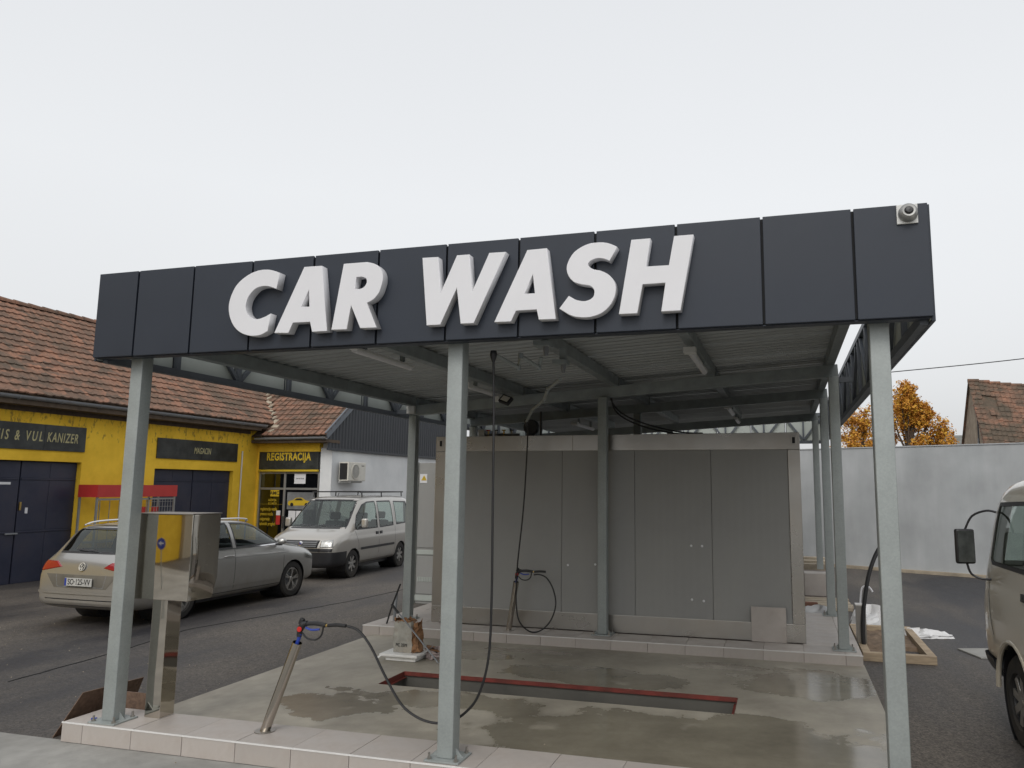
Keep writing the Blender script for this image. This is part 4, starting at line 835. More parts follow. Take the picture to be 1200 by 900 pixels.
for s_, z, sz in (('AGENCIJA', 1.56, .10), ('02 2 540 750', 1.46, .09), ('registracija vozila', 1.30, .135), ('prenos vozila', 1.155, .135), ('osiguranje', 1.01, .135), ('tehnicki pregled', .865, .135)):
    text(s_, sz, m_yprint, wl, (-9.84 if sz > .12 else -9.58, FY - .007, z), (1, 0, 0), (0, 0, 1), sx=.62, bold=.012, align='LEFT')
rs = W_(-9.28, -9.14, .85, 1.12, m_redsheet, 'opening_sticker', 'small red and white sticker beside the office door frame', 'sticker'); MB().box(-9.28, -9.14, FY - .0082, FY - .0035, 1.122, 1.26).build('white_half', m_white, rs)
# air conditioner
t = thing('air_conditioner', 'cream outdoor air conditioner unit bracketed on the white wall', 'air conditioner', (-7.5, 15.2, 2.1))
ay0, ay1 = 14.78, 15.75
MB().box(-7.42, -7.10, ay0, ay1, 2.14, 2.70).build('casing', m_cream, t, bevel=.02)
MB().box(-7.39, -7.14, ay0 - .006, ay0 + .002, 2.18, 2.66).build('coil_side', m_blackp, t)
cy = ay0 + .38
m_ = MB(); m_.lathe([(0, .004), (.20, .004), (.215, .001)], (-7.10, cy, 2.42), (1, 0, 0), 28); m_.build('fan_recess', m_gutter, t)
for k in range(9):
    a = -.18 + .045 * k; hh = math.sqrt(max(0, .205 ** 2 - a * a)); m_ = MB(); m_.tube([(-7.088, cy + a, 2.42 - hh), (-7.088, cy + a, 2.42 + hh)], .006, 5); m_.build('grille_bar', m_cream, t)
m_ = MB(); m_.lathe([(.205, .004), (.205, .02), (.222, .02), (.222, .002)], (-7.10, cy, 2.42), (1, 0, 0), 28); m_.build('fan_ring', m_cream, t, smooth=True)
text('inverter', .05, m_blackp, t, (-7.098, 15.58, 2.6), (0, 1, 0), (0, 0, 1))
for yy in (ay0 + .15, ay1 - .15): MB().box(-7.5, -7.12, yy - .02, yy + .02, 2.09, 2.135).build('bracket', m_whitem, t)

# ------------------------------------------------------------------ gas bottle cage
gc = thing('gas_bottle_cage', 'metal gas bottle cage with a red header against the yellow wall', 'cage', (-9.6, 9.5, AZ))
gx0, gx1, gy0, gy1 = -9.95, -9.42, 8.40, 10.68
m_ = MB(); a_ = (gx0, gx1 + .02, gy0 - .02, gy1 + .02); [m_.box(*q, 1.71, 1.985) for q in ((a_[1] - .02, a_[1], a_[2], a_[3]), (a_[0], a_[1] - .02, a_[2], a_[2] + .02), (a_[0], a_[1] - .02, a_[3] - .02, a_[3]))]; m_.build('red_header', m_redsheet, gc)
for x in (gx0 + .02, gx1 - .02):
    for y in (gy0 + .02, 9.86, gy1 - .02): MB().box(x - .02, x + .02, y - .02, y + .02, AZ, 1.71).build('upright', m_alu, gc, bevel=.003)
for z in (1.66, .15): MB().box(gx1 - .04, gx1, gy0 + .04, gy1 - .04, z - .02, z + .02).build('rail', m_alu, gc)
[MB().box(gx1 - .03, gx1 - .02, gy0 + .1 + k * .26, gy0 + .112 + k * .26, .18, 1.64).build('upright_bar', m_alu, gc) for k in range(6)]
for k in range(9):
    y = 9.95 + k * .085; m_ = MB(); m_.tube([(gx1 - .015, y, .17), (gx1 - .015, y, 1.64)], .005, 5); m_.build('mesh_wire', m_alu, gc)
for k in range(12):
    z = .27 + k * .12; m_ = MB(); m_.tube([(gx1 - .008, 9.89, z), (gx1 - .008, gy1 - .04, z)], .005, 5); m_.build('mesh_wire', m_alu, gc)
MB().box(gx0, gx1 - .06, gy0 + .04, gy1 - .04, .70, .73).build('shelf', m_alu, gc); MB().box(gx0, gx1 - .06, gy0 + .04, gy1 - .04, .0, .03).build('floor_tray', m_alu, gc)
def bottle(x, y, z, lb, h=.52):
    t = thing('gas_bottle', lb, 'gas bottle', (x, y, z), group='red gas bottles in the cage'); r = .15
    m_ = MB(); m_.lathe([(0, 0), (r * .9, 0), (r, .04), (r, h * .72), (r * .85, h * .86), (r * .35, h * .96), (0, h)], (x, y, z), n=20); m_.build('cylinder', m_redsheet, t, smooth=True, ang=50)
    m_ = MB(); m_.lathe([(.075, h * .90), (.08, h * 1.18), (.074, h * 1.18), (.07, h * .9)], (x, y, z), n=16); m_.build('guard_collar', m_redsheet, t, smooth=True, ang=50)
    m_ = MB(); m_.lathe([(0, h * 1.1), (.02, h * 1.1), (.02, h * .95)], (x, y, z), n=10); m_.build('valve', m_brass, t)
for k, (y, z, pl) in enumerate([(9.98, .732, 'upper shelf, nearest the centre upright'), (10.32, .732, 'upper shelf, right of its neighbour'), (9.98, .032, 'lower tray, nearest the centre upright'), (10.32, .032, 'lower tray, right of its neighbour')]):
    bottle(-9.68, y, z, 'red gas bottle behind the wire mesh, ' + pl, .62)

# ------------------------------------------------------------------ grey rendered boundary wall
bwx = thing('boundary_wall', 'tall grey rendered boundary wall behind the wash bays', 'wall', (8, 16, AZ))
P0 = Vector((2.2, 18.71, 0)); dirw = Vector((.903, -.43, 0)).normalized(); P1 = P0 + dirw * 24; nrm = Vector((-dirw.y, dirw.x, 0))
def wallbox(name, mat, p0, p1, th, z0, z1, parent, off=0, bevel=0):
    a = p0 - nrm * off; b = p1 - nrm * off; q = [a, b, b + nrm * th, a + nrm * th]
    return MB().add([(*v.xy, z0) for v in q] + [(*v.xy, z1) for v in q], [(0, 3, 2, 1), (4, 5, 6, 7), (0, 1, 5, 4), (1, 2, 6, 5), (2, 3, 7, 6), (3, 0, 4, 7)]).build(name, mat, parent, bevel=bevel)
wallbox('render_face', m_farwall, P0, P1, .22, Z0 - .1, 3.07, bwx)
wallbox('coping', m_farwall, P0, P1, .26, 3.072, 3.10, bwx, .02, .004)
wallbox('footing', m_plank, P0, P1, .08, Z0 - .1, .03, bwx, .08, .01)
# ------------------------------------------------------------------ old brick house beyond the wall
hs_ = thing('old_house', 'old house with a sagging clay tile roof and bare gable beyond the grey wall', 'house', (16, 32, 0))
HX, HYR, HZR, HS = 13.29, 32.0, 6.78, 1.30; HL = 8.0
sagf = lambda u: -.30 * math.sin(math.pi * min(1, max(0, u / 5.0)))
hz = lambda y: HZR - HS * abs(y - HYR)
he = 3.1
MB().add([(HX, HYR - he, -.1), (HX, HYR + he, -.1), (HX, HYR + he, hz(HYR + he)), (HX, HYR, HZR - .05), (HX, HYR - he, hz(HYR - he)),
          (HX + HL, HYR - he, -.1), (HX + HL, HYR + he, -.1), (HX + HL, HYR + he, hz(HYR + he)), (HX + HL, HYR, HZR - .05), (HX + HL, HYR - he, hz(HYR - he))],
         [(0, 1, 2, 3, 4), (9, 8, 7, 6, 5), (0, 4, 9, 5), (1, 6, 7, 2)]).build('wall', m_oldwall, hs_)
m_ = MB(); nn = 16; vs = []
for k in range(nn + 1):
    x = HX - .1 + (HL + .2) * k / nn; s_ = sagf(x - HX)
    vs += [(x, HYR - he - .2, hz(HYR - he - .2) + s_ * .6), (x, HYR, HZR + s_), (x, HYR + he + .2, hz(HYR + he + .2) + s_ * .6)]
m_.add(vs, [(3 * k + a, 3 * k + a + 1, 3 * k + a + 4, 3 * k + a + 3) for k in range(nn) for a in (0, 1)]); m_.build('roof_deck', m_rtile_old, hs_)
slv = Vector((0, 1, HS)).normalized()
roof_tiles(hs_, (HX - .12, HYR - he - .25, hz(HYR - he - .25) + .02), (1, 0, 0), slv, 42, 19, lambda c: c.y < HYR and not (HX + .35 < c.x < HX + .75 and 5.0 < c.z < 6.1 and _tg.random() < .75), w_=.19, ex=.29, sag=lambda u, v: sagf(u - .1) * (.6 + .4 * v / 5.2), jit=1.6, mat=m_rtile_old)
for k in range(20):
    x = HX - .1 + k * .42
    m_ = MB(); m_.lathe([(.10, 0), (.085, .44)], (x, HYR, HZR + sagf(x - HX) + .02), (1, 0, 0), 10); m_.build('ridge_tile', m_rtile, hs_, smooth=True)
MB().box(HX - .012, HX + .05, 31.0, 31.22, 3.4, 5.0).build('slit_opening', m_dark, hs_)
MB().box(HX - .05, HX - .01, 30.5, 31.8, 3.75, 3.80).build('iron_bar', m_gutter, hs_); MB().box(HX - .055, HX - .01, 31.08, 31.13, 3.2, 4.2).build('iron_bar', m_gutter, hs_)
bk = M('old_brick', (.22, .11, .075), .9, 0, .25, 6, rand=.2)
_bm = MB().box(-.03, .03, -.12, .12, -.033, .033).mesh('brick', bk, bevel=.005, seg=1)
for k in range(30):
    z = 3.2 + k * .085; yy = HYR - (HZR - z) / HS + .28
    link('brick', _bm, hs_, loc=(HX - .01, yy + (k % 2) * .08, z))
fh = thing('distant_shed', 'low grey roofed shed far beyond the boundary wall', 'shed', (14.5, 41, 0))
MB().box(12.2, 17, 40, 44, -.1, 4.1).build('wall', m_oldwall, fh)
MB().add([(12.0, 39.8, 4.0), (17.2, 39.8, 4.0), (17.2, 42, 5.02), (12.0, 42, 5.05), (17.2, 44.2, 4.0), (12.0, 44.2, 4.0)], [(0, 1, 2, 3), (3, 2, 4, 5), (0, 3, 5), (1, 4, 2)]).build('roof', m_grayroof, fh)

# ------------------------------------------------------------------ autumn tree
def leafmat():
    m, t, b, N, K = nodes('autumn_leaves')
    g = N('NewGeometry'); v = N('TexVoronoi', Scale=3.5); K(g.outputs['Position'], v.inputs['Vector'])
    cr = N('ValToRGB'); e = cr.color_ramp.elements; e[0].position = 0; e[0].color = (.36, .13, .02, 1); e[1].position = 1; e[1].color = (.60, .38, .035, 1)
    el = cr.color_ramp.elements.new(.5); el.color = (.54, .25, .025, 1)
    n1 = N('TexNoise', Scale=6, Detail=5); K(g.outputs['Position'], n1.inputs['Vector']); r = N('MapRange'); r.inputs[1].default_value = .3; r.inputs[2].default_value = .7; K(n1.outputs[0], r.inputs[0]); K(r.outputs[0], cr.inputs[0]); K(cr.outputs[0], b.inputs['Base Color']); b.inputs['Roughness'].default_value = .7
    b.inputs['Transmission Weight'].default_value = 0
    return m
m_leaf = leafmat()
def tree(x, y, zt, rw, zc, nleaf, seed, name, label):
    rg = random.Random(seed); t = thing(name, label, 'tree', (x, y, 0))
    m_ = MB(); m_.tube([(x, y, -.1), (x + .03, y, 1.2), (x, y + .05, 2.4)], [.16, .13, .11], 10); m_.build('trunk', m_bark, t, smooth=True)
    ends = []
    for k in range(34):
        a = rg.uniform(0, 6.28); h = rg.uniform(.0, 1) ** .8; z = 2.1 + (zt - 2.3) * h
        rr = rw * (1 - h ** 1.7) ** .75 * rg.uniform(.55, 1.05) + .12
        p0 = Vector((x, y, 1.9 + (z - 2.0) * .45)); p2 = Vector((x + math.cos(a) * rr, y + math.sin(a) * rr, z)); p1 = (p0 + p2) / 2 + Vector((0, 0, -.1)) + Vector((math.cos(a), math.sin(a), 0)) * rr * .1
        m_ = MB(); m_.tube(catmull([p0, p1, p2], 3), [.05 - .006 * q for q in range(7)], 6); m_.build('limb', m_bark, t, smooth=True)
        ends.append((p1, p2))
    m_ = MB(); m_.tube([(x, y + .05, 2.4), (x + .05, y, 3.6), (x + .12, y, zt - .2)], [.11, .06, .012], 8); m_.build('leader', m_bark, t, smooth=True)
    ends.append((Vector((x + .05, y, 3.6)), Vector((x + .12, y, zt - .05)))); ends.append((Vector((x + .05, y, 3.9)), Vector((x + .12, y, zt - .3))))
    tw = []
    for p1, p2 in ends:
        for q in range(11):
            u = rg.uniform(.1, 1.05); p = p1.lerp(p2, u); d_ = Vector((rg.gauss(0, 1), rg.gauss(0, 1), rg.gauss(.35, .8))).normalized(); l = rg.uniform(.2, .5)
            tw.append((p, p + d_ * l))
    m_ = MB()
    for a, b in tw: m_.bar(a, b, .009, .009)
    m_.build('twigs', m_bark, t, kind='stuff')
    m_ = MB(); per = nleaf // len(tw)
    for a, b in tw:
        for q in range(per):
            c = a.lerp(b, rg.uniform(.15, 1.1)) + Vector((rg.gauss(0, .07), rg.gauss(0, .07), rg.gauss(0, .07))); s_ = rg.uniform(.028, .055)
            d1 = Vector((rg.gauss(0, 1), rg.gauss(0, 1), rg.gauss(-.3, .7))).normalized(); d2 = d1.orthogonal().normalized(); d2 = Matrix.Rotation(rg.uniform(0, 6.28), 3, d1) @ d2
            m_.add([c - d1 * s_ * 1.3, c + d2 * s_ * .62, c + d1 * s_ * 1.3, c - d2 * s_ * .62], [(0, 1, 2, 3)])
    m_.build('crown', m_leaf, t)
tree(9.75, 26, 6.0, 1.75, 4, 26000, 5, 'autumn_tree', 'orange yellow autumn tree behind the grey wall, right of its neighbour')
tree(8.2, 27, 5.1, 1.7, 4, 16000, 9, 'autumn_tree', 'lower orange autumn tree half hidden by the right canopy post')
# ------------------------------------------------------------------ overhead wire and its poles
for k, (x, y, h, lb) in enumerate(((1.5, 21.5, 5.75, 'wooden utility pole hidden behind the wash building'), (26, 19.5, 7.6, 'tall wooden utility pole at the right end of the wire'))):
    t = thing('utility_pole', lb, 'pole', (x, y, 0)); m_ = MB(); m_.tube([(x, y, -.1), (x, y, h)], [.12, .09], 10); m_.build('shaft', m_bark, t, smooth=True)
    MB().box(x - .03, x + .03, y - .4, y + .4, h - .25, h - .17).build('crossarm', m_bark, t)
m_ = MB(); m_.tube(catmull([(1.5, 21.4, 5.65), (5, 20.7, 5.45), (8.52, 20, 5.60), (12.2, 20, 5.88), (18, 19.8, 6.45), (26, 19.6, 7.5)], 8), .014, 6); tag(m_.build('overhead_wire', m_blackp, smooth=True), 'thin black overhead wire crossing the sky right of the canopy', 'wire')

# ------------------------------------------------------------------ across the yard, behind the camera (seen in the polished box)
nb_ = thing('neighbour_building', 'plain beige neighbour building past the end of the yellow workshop', 'building', (-10, -18, 0))
m_beige = M('beige_render', (.42, .36, .26), .85, 0, .08, 1)
MB().box(-16, -9.6, -26, -13.55, -.12, 5.2).build('wall', m_beige, nb_)
MB().add([(-16.3, -26.3, 5.2), (-9.1, -26.3, 5.2), (-9.1, -11.1, 5.2), (-16.3, -11.1, 5.2), (-12.7, -26.3, 7.2), (-12.7, -11.1, 7.2)], [(0, 4, 5, 3), (1, 2, 5, 4), (0, 1, 4), (3, 5, 2), (0, 3, 2, 1)]).build('roof', m_rtile, nb_)
rsn = thing('direction_sign', 'small round blue sign with a white arrow on a thin post across the yard', 'road sign', (-3.95, -4.35, -.034))
sx_, sy_ = -3.95, -4.35; nn_ = Vector((.6, .8, 0)).normalized(); rt = Vector((-nn_.y, nn_.x, 0))
m_ = MB(); m_.tube([(sx_, sy_, -.034), (sx_, sy_, 1.5)], .02, 8); m_.build('post', m_galv, rsn, smooth=True)
m_ = MB(); m_.lathe([(0, .03), (.2, .03), (.2, .022)], (sx_, sy_, 1.28), nn_, 28); m_.build('disc', m_blue, rsn)
me = flat_curve([[(-.12, .025), (.0, .025), (.0, .09), (.13, 0), (.0, -.09), (.0, -.025), (-.12, -.025)]], .001); place_flat(me, 'arrow', m_white, rsn, Vector((sx_, sy_, 1.28)) + nn_ * .033, -rt * -1 if False else rt, (0, 0, 1))
# ------------------------------------------------------------------ vehicles
def loft_car(stations, sub=2):
    """stations: (x, z bottom, z belt, z top, half width, half width at belt, half width at roof)"""
    rows = []
    for (x, zb_, zs, zt, w_, wb, wr) in stations:
        h = zs - zb_
        rows.append([(x, 0, zb_), (x, .72 * w_, zb_), (x, .955 * w_, zb_ + .03), (x, .99 * w_, zb_ + h * .2), (x, w_, zb_ + h * .5), (x, .997 * w_, zb_ + h * .80), (x, .982 * w_, zb_ + h * .86), (x, wb, zs),
                     (x, wb * .5 + wr * .5 + .012, zs + (zt - .055 - zs) * .5), (x, wr, zt - min(.055, (zt - zs) * .5)), (x, wr * .82, zt - min(.016, (zt - zs) * .2)), (x, wr * .4, zt - .003), (x, 0, zt)])
    n = len(rows[0]); bm = bmesh.new(); V = []
    for r in rows:
        a = [bm.verts.new(p) for p in r]; b = [a[0]] + [bm.verts.new((p[0], -p[1], p[2])) for p in r[1:-1]] + [a[-1]]
        V.append((a, b))
    for i in range(len(rows) - 1):
        for s in (0, 1):
            for j in range(n - 1):
                q = [V[i][s][j], V[i + 1][s][j], V[i + 1][s][j + 1], V[i][s][j + 1]]
                bm.faces.new(q if s == 0 else q[::-1])
    for e, rev in ((0, False), (-1, True)):
        a, b = V[e]
        for j in range(n - 1):
            q = [a[j], a[j + 1], b[j + 1], b[j]]; q = [v for k, v in enumerate(q) if v not in q[:k]]
            bm.faces.new(q if not rev else q[::-1])
    bmesh.ops.recalc_face_normals(bm, faces=bm.faces)
    me = bpy.data.meshes.new('tmp_body'); bm.to_mesh(me); bm.free()
    o = bpy.data.objects.new('tmp_body', me); COL.objects.link(o)
    md = o.modifiers.new('s', 'SUBSURF'); md.levels = sub; md.render_levels = sub
    dg = bpy.context.evaluated_depsgraph_get(); dg.update(); m2 = bpy.data.meshes.new_from_object(o.evaluated_get(dg))
    bpy.data.objects.remove(o); bm = bmesh.new(); bm.from_mesh(m2); bm.normal_update()
    return bm
def cut(bm, poly, axis, cond):
    """slice the surface along a convex outline seen along an axis and return the faces inside"""
    pr2 = (lambda v: (v.x, v.z)) if axis == 'y' else (lambda v: (v.y, v.z))
    a0, a1 = min(p[0] for p in poly) - .03, max(p[0] for p in poly) + .03; b0, b1 = min(p[1] for p in poly) - .03, max(p[1] for p in poly) + .03
    ar = sum(poly[i][0] * poly[(i + 1) % len(poly)][1] - poly[(i + 1) % len(poly)][0] * poly[i][1] for i in range(len(poly)))
    if ar < 0: poly = poly[::-1]
    def near(f):
        ps = [pr2(v.co) for v in f.verts]
        return cond(f) and max(p[0] for p in ps) > a0 and min(p[0] for p in ps) < a1 and max(p[1] for p in ps) > b0 and min(p[1] for p in ps) < b1
    for i in range(len(poly)):
        p, q = poly[i], poly[(i + 1) % len(poly)]; d_ = (q[0] - p[0], q[1] - p[1]); nn = (d_[1], -d_[0])
        fs = [f for f in bm.faces if near(f)]; es = {e for f in fs for e in f.edges}; vs = {v for f in fs for v in f.verts}
        co = (p[0], 0, p[1]) if axis == 'y' else (0, p[0], p[1]); no = (nn[0], 0, nn[1]) if axis == 'y' else (0, nn[0], nn[1])
        bmesh.ops.bisect_plane(bm, geom=list(fs) + list(es) + list(vs), dist=1e-5, plane_co=co, plane_no=no)
    bm.normal_update()
    res = []
    for f in bm.faces:
        if not cond(f): continue
        c = pr2(f.calc_center_median()); ok = True
        for i in range(len(poly)):
            p, q = poly[i], poly[(i + 1) % len(poly)]
            if (q[0] - p[0]) * (c[1] - p[1]) - (q[1] - p[1]) * (c[0] - p[0]) < 0: ok = False; break
        if ok: res.append(f)
    return res
def extract(bm, faces, name, mat, parent, shift=0, kind=None):
    faces = list(faces); mp = {}; vs = []; fs = []
    for f in faces:
        t_ = []
        for v in f.verts:
            if v not in mp: mp[v] = len(vs); vs.append(v.co - v.normal * shift)
            t_.append(mp[v])
        fs.append(tuple(t_))
    bmesh.ops.delete(bm, geom=faces, context='FACES')
    o = MB(); o.v = [tuple(v) for v in vs]; o.f = fs; o.m = [0] * len(fs)
    me = bpy.data.meshes.new(name); me.from_pydata(o.v, [], o.f); me.materials.append(mat)
    for p in me.polygons: p.use_smooth = True
    return link(name, me, parent)
def bvh_of(bm): return BVHTree.FromBMesh(bm)
def hit(bvh, axis, s, a, b, off):
    if axis == 'y': r = bvh.ray_cast(Vector((a, 3 * s, b)), Vector((0, -s, 0)))
    elif axis == 'x': r = bvh.ray_cast(Vector((5 * s, a, b)), Vector((-s, 0, 0)))
    else: r = bvh.ray_cast(Vector((a, b, 5)), Vector((0, 0, -1)))
    if r[0] is None: return None
    n = r[1]
    d_ = {'y': Vector((0, s, 0)), 'x': Vector((s, 0, 0)), 'z': Vector((0, 0, 1))}[axis]
    if n.dot(d_) < 0: n = -n
    return r[0] + n * off
def band(bvh, axis, s, line, wd, off, name, mat, parent, closed=False, n=10):
    """a thin strip laid on the body along a 2-D line"""
    L_ = []
    N_ = len(line)
    for i in range(N_ if closed else N_ - 1):
        p, q = line[i], line[(i + 1) % N_]
        for k in range(n): L_.append((p[0] + (q[0] - p[0]) * k / n, p[1] + (q[1] - p[1]) * k / n))
    if not closed: L_.append(line[-1])
    vs = []; ok = []
    M_ = len(L_)
    for i, p in enumerate(L_):
        a = L_[(i - 1) % M_] if closed or i > 0 else p; b = L_[(i + 1) % M_] if closed or i < M_ - 1 else p
        d_ = Vector((b[0] - a[0], b[1] - a[1])).normalized(); nn = Vector((-d_.y, d_.x)) * wd / 2
        h1 = hit(bvh, axis, s, p[0] + nn.x, p[1] + nn.y, off); h2 = hit(bvh, axis, s, p[0] - nn.x, p[1] - nn.y, off)
        ok.append(h1 is not None and h2 is not None); vs += [h1 or Vector((0, 0, 0)), h2 or Vector((0, 0, 0))]
    fs = []
    for i in range(M_ if closed else M_ - 1):
        j = (i + 1) % M_
        if ok[i] and ok[j] and (vs[2 * i] - vs[2 * j]).length < .4: fs.append((2 * i, 2 * j, 2 * j + 1, 2 * i + 1))
    m_ = MB(); m_.v = [tuple(v) for v in vs]; m_.f = fs; m_.m = [0] * len(fs)
    return m_.build(name, mat, parent, smooth=True)
def patch(bvh, axis, s, quad, off, name, mat, parent, n=10, depth=0):
    """a curved piece following the body, given by four 2-D corners"""
    A, B, C_, D_ = quad; vs = []; idx = {}; fs = []
    for i in range(n + 1):
        for j in range(n + 1):
            u, v = i / n, j / n
            p = [(A[k] * (1 - u) + B[k] * u) * (1 - v) + (D_[k] * (1 - u) + C_[k] * u) * v for k in (0, 1)]
            h = hit(bvh, axis, s, p[0], p[1], off)
            if h is not None: idx[i, j] = len(vs); vs.append(h)
    for i in range(n):
        for j in range(n):
            q = [(i, j), (i + 1, j), (i + 1, j + 1), (i, j + 1)]
            if all(c in idx for c in q) and max((vs[idx[q[0]]] - vs[idx[c]]).length for c in q) < .3: fs.append(tuple(idx[c] for c in q))
    m_ = MB(); m_.v = [tuple(v) for v in vs]; m_.f = fs; m_.m = [0] * len(fs)
    o = m_.build(name, mat, parent, smooth=True)
    if depth:
        md = o.modifiers.new('thickness', 'SOLIDIFY'); md.thickness = depth; md.offset = -1
    return o
def circ(cx, cz, r, n=16): return [(cx + r * math.cos(2 * math.pi * k / n), cz + r * math.sin(2 * math.pi * k / n)) for k in range(n)]
def wheel(parent, x, y, r, wd, s, spokes, style='alloy', steer=0):
    """s: +1 left side, -1 right side"""
    w_ = bpy.data.objects.new('wheel', None); COL.objects.link(w_); w_.parent = parent; w_.location = (x, y, r); w_.rotation_euler = (0, 0, steer); ORI[w_.name] = Vector((0, 0, 0))
    ax = (0, s, 0); rr = r * (.66 if style == 'alloy' else .60)
    m_ = MB(); m_.lathe([(rr, -wd / 2), (r * .93, -wd / 2), (r, -wd * .36), (r, wd * .36), (r * .93, wd / 2 - .004), (rr + .01, wd / 2), (rr, wd * .38), (rr * .97, wd * .1), (rr, -wd / 2)], (0, 0, 0), ax, 40)
    ty = m_.build('tyre', m_tyre, w_, smooth=True, ang=40)
    m_ = MB()
    for k in range(40):
        a = 2 * math.pi * k / 40; c = Vector((math.cos(a) * (r + .001), 0, math.sin(a) * (r + .001)))
        m_.obox(c, .008, wd * .7, .03, Matrix.Rotation(-a, 3, 'Y'))
    m_.build('tread_blocks', m_tyre, w_, kind='stuff')
    m_ = MB(); m_.lathe([(rr * .99, wd * .40), (rr * .90, wd * .41), (rr * .88, wd * .30), (rr * .86, -wd * .2), (0, -wd * .2)], (0, 0, 0), ax, 40); m_.build('rim', m_rim if style == 'alloy' else m_blackp, w_, smooth=True, ang=40)
    m_ = MB(); m_.lathe([(0, -wd * .02), (rr * .6, -wd * .02), (rr * .6, -wd * .08)], (0, 0, 0), ax, 30); m_.build('brake_disc', m_gutter, w_)
    mt = m_rim
    for k in range(spokes):
        a = 2 * math.pi * k / spokes + .2; d_ = Vector((math.cos(a), 0, math.sin(a))); t_ = Vector((-math.sin(a), 0, math.cos(a)))
        for q in ((-.12, .12) if style == 'alloy' else (0,)):
            d2 = (d_ + t_ * q).normalized(); p0 = d_ * rr * .16 + Vector((0, s * wd * .34, 0)); p1 = d2 * rr * .93 + Vector((0, s * wd * .37, 0)); w1 = rr * (.115 if style == 'alloy' else .30)
            m_ = MB(); m_.bar(p0, p1, w1, .02, up=(0, 1, 0)); m_.build('spoke', mt, w_, bevel=.004)
    m_ = MB(); m_.lathe([(0, wd * .42), (rr * .17, wd * .41), (rr * .24, wd * .34), (rr * .24, wd * .2)], (0, 0, 0), ax, 20); m_.build('hub_cap', mt, w_, smooth=True)
    return w_
def arches(bm, ws, r, parent, side_y, mat_in, z, name='wheel_housing'):
    for x in ws:
        for s in (1, -1):
            fs = cut(bm, circ(x, z, r, 18), 'y', lambda f: f.calc_center_median().y * s > side_y * .55 and f.calc_center_median().z < .95)
            bmesh.ops.delete(bm, geom=fs, context='FACES')
            m_ = MB(); m_.lathe([(r + .004, side_y * .97), (r + .01, side_y * .45), (0, side_y * .45)], (x, 0, z), (0, s, 0), 36); m_.build(name, mat_in, parent, smooth=True)
def seats(parent, xs, mat, zf=.35, w_=.5):
    for x in xs:
        for y in ((.36, -.36)):
            m_ = MB(); m_.box(x - .05, x + .45, y - .24, y + .24, zf, zf + .18); m_.build('seat_cushion', mat, parent, bevel=.05)
            m_ = MB(); m_.obox((x - .12, y, zf + .42), .14, .46, .60, Matrix.Rotation(R(-12), 3, 'Y')); m_.build('seat_back', mat, parent, bevel=.05)
            m_ = MB(); m_.obox((x - .20, y, zf + .83), .09, .26, .18, Matrix.Rotation(R(-12), 3, 'Y')); m_.build('headrest', mat, parent, bevel=.04)
def finish_body(bm, name, mat, parent):
    me = bpy.data.meshes.new(name); bm.to_mesh(me); bm.free(); me.materials.clear(); me.materials.append(mat)
    for p in me.polygons: p.use_smooth = True; p.material_index = 0
    me.set_sharp_from_angle(angle=R(38))
    return link(name, me, parent)
L_ = lambda f: f.calc_center_median().y > .3
# ---- silver estate car
m_passat = carpaint('beige_silver_car_paint', (.36, .355, .34), (.19, .168, .135), .30, .82, .6, .7)
pa = thing('estate_car', 'beige silver estate car, dusty, parked with its rear towards the left canopy post', 'car', (-4.57, 6.14, AZ), R(88.9), local=True)
bm = loft_car([(-2.43, .36, .62, .70, .70, .68, .58), (-2.405, .31, .76, .86, .82, .78, .64), (-2.36, .27, .88, .985, .87, .83, .68), (-2.25, .24, .965, 1.06, .90, .858, .715), (-2.12, .22, .985, 1.24, .91, .868, .71), (-1.98, .21, .99, 1.41, .915, .872, .69),
    (-1.88, .21, .99, 1.455, .915, .874, .685), (-1.5, .20, .995, 1.485, .916, .876, .69), (-.9, .20, .995, 1.50, .916, .876, .69), (-.2, .20, .995, 1.50, .916, .876, .69), (.3, .20, .99, 1.475, .916, .872, .675), (.58, .20, .985, 1.405, .916, .866, .64), (.9, .20, .98, 1.235, .916, .862, .665), (1.2, .21, .965, 1.065, .916, .855, .69),
    (1.32, .21, .95, 1.02, .916, .85, .69), (1.65, .22, .915, .975, .912, .82, .66), (1.88, .23, .88, .935, .90, .80, .64), (2.04, .25, .83, .875, .87, .76, .58), (2.12, .27, .75, .795, .82, .72, .55), (2.155, .30, .63, .67, .77, .68, .52), (2.17, .36, .53, .57, .70, .62, .48)])
bv = bvh_of(bm)
arches(bm, (-1.395, 1.395), .365, pa, .90, m_blackp, .325)
WIN = {'front_side_window': [(-.16, 1.02), (1.06, 1.03), (.93, 1.12), (.50, 1.345), (.25, 1.405), (-.16, 1.425)], 'rear_side_window': [(-1.04, 1.02), (-.26, 1.02), (-.26, 1.427), (-1.04, 1.42)], 'quarter_window': [(-1.83, 1.06), (-1.12, 1.02), (-1.12, 1.417), (-1.66, 1.385)]}
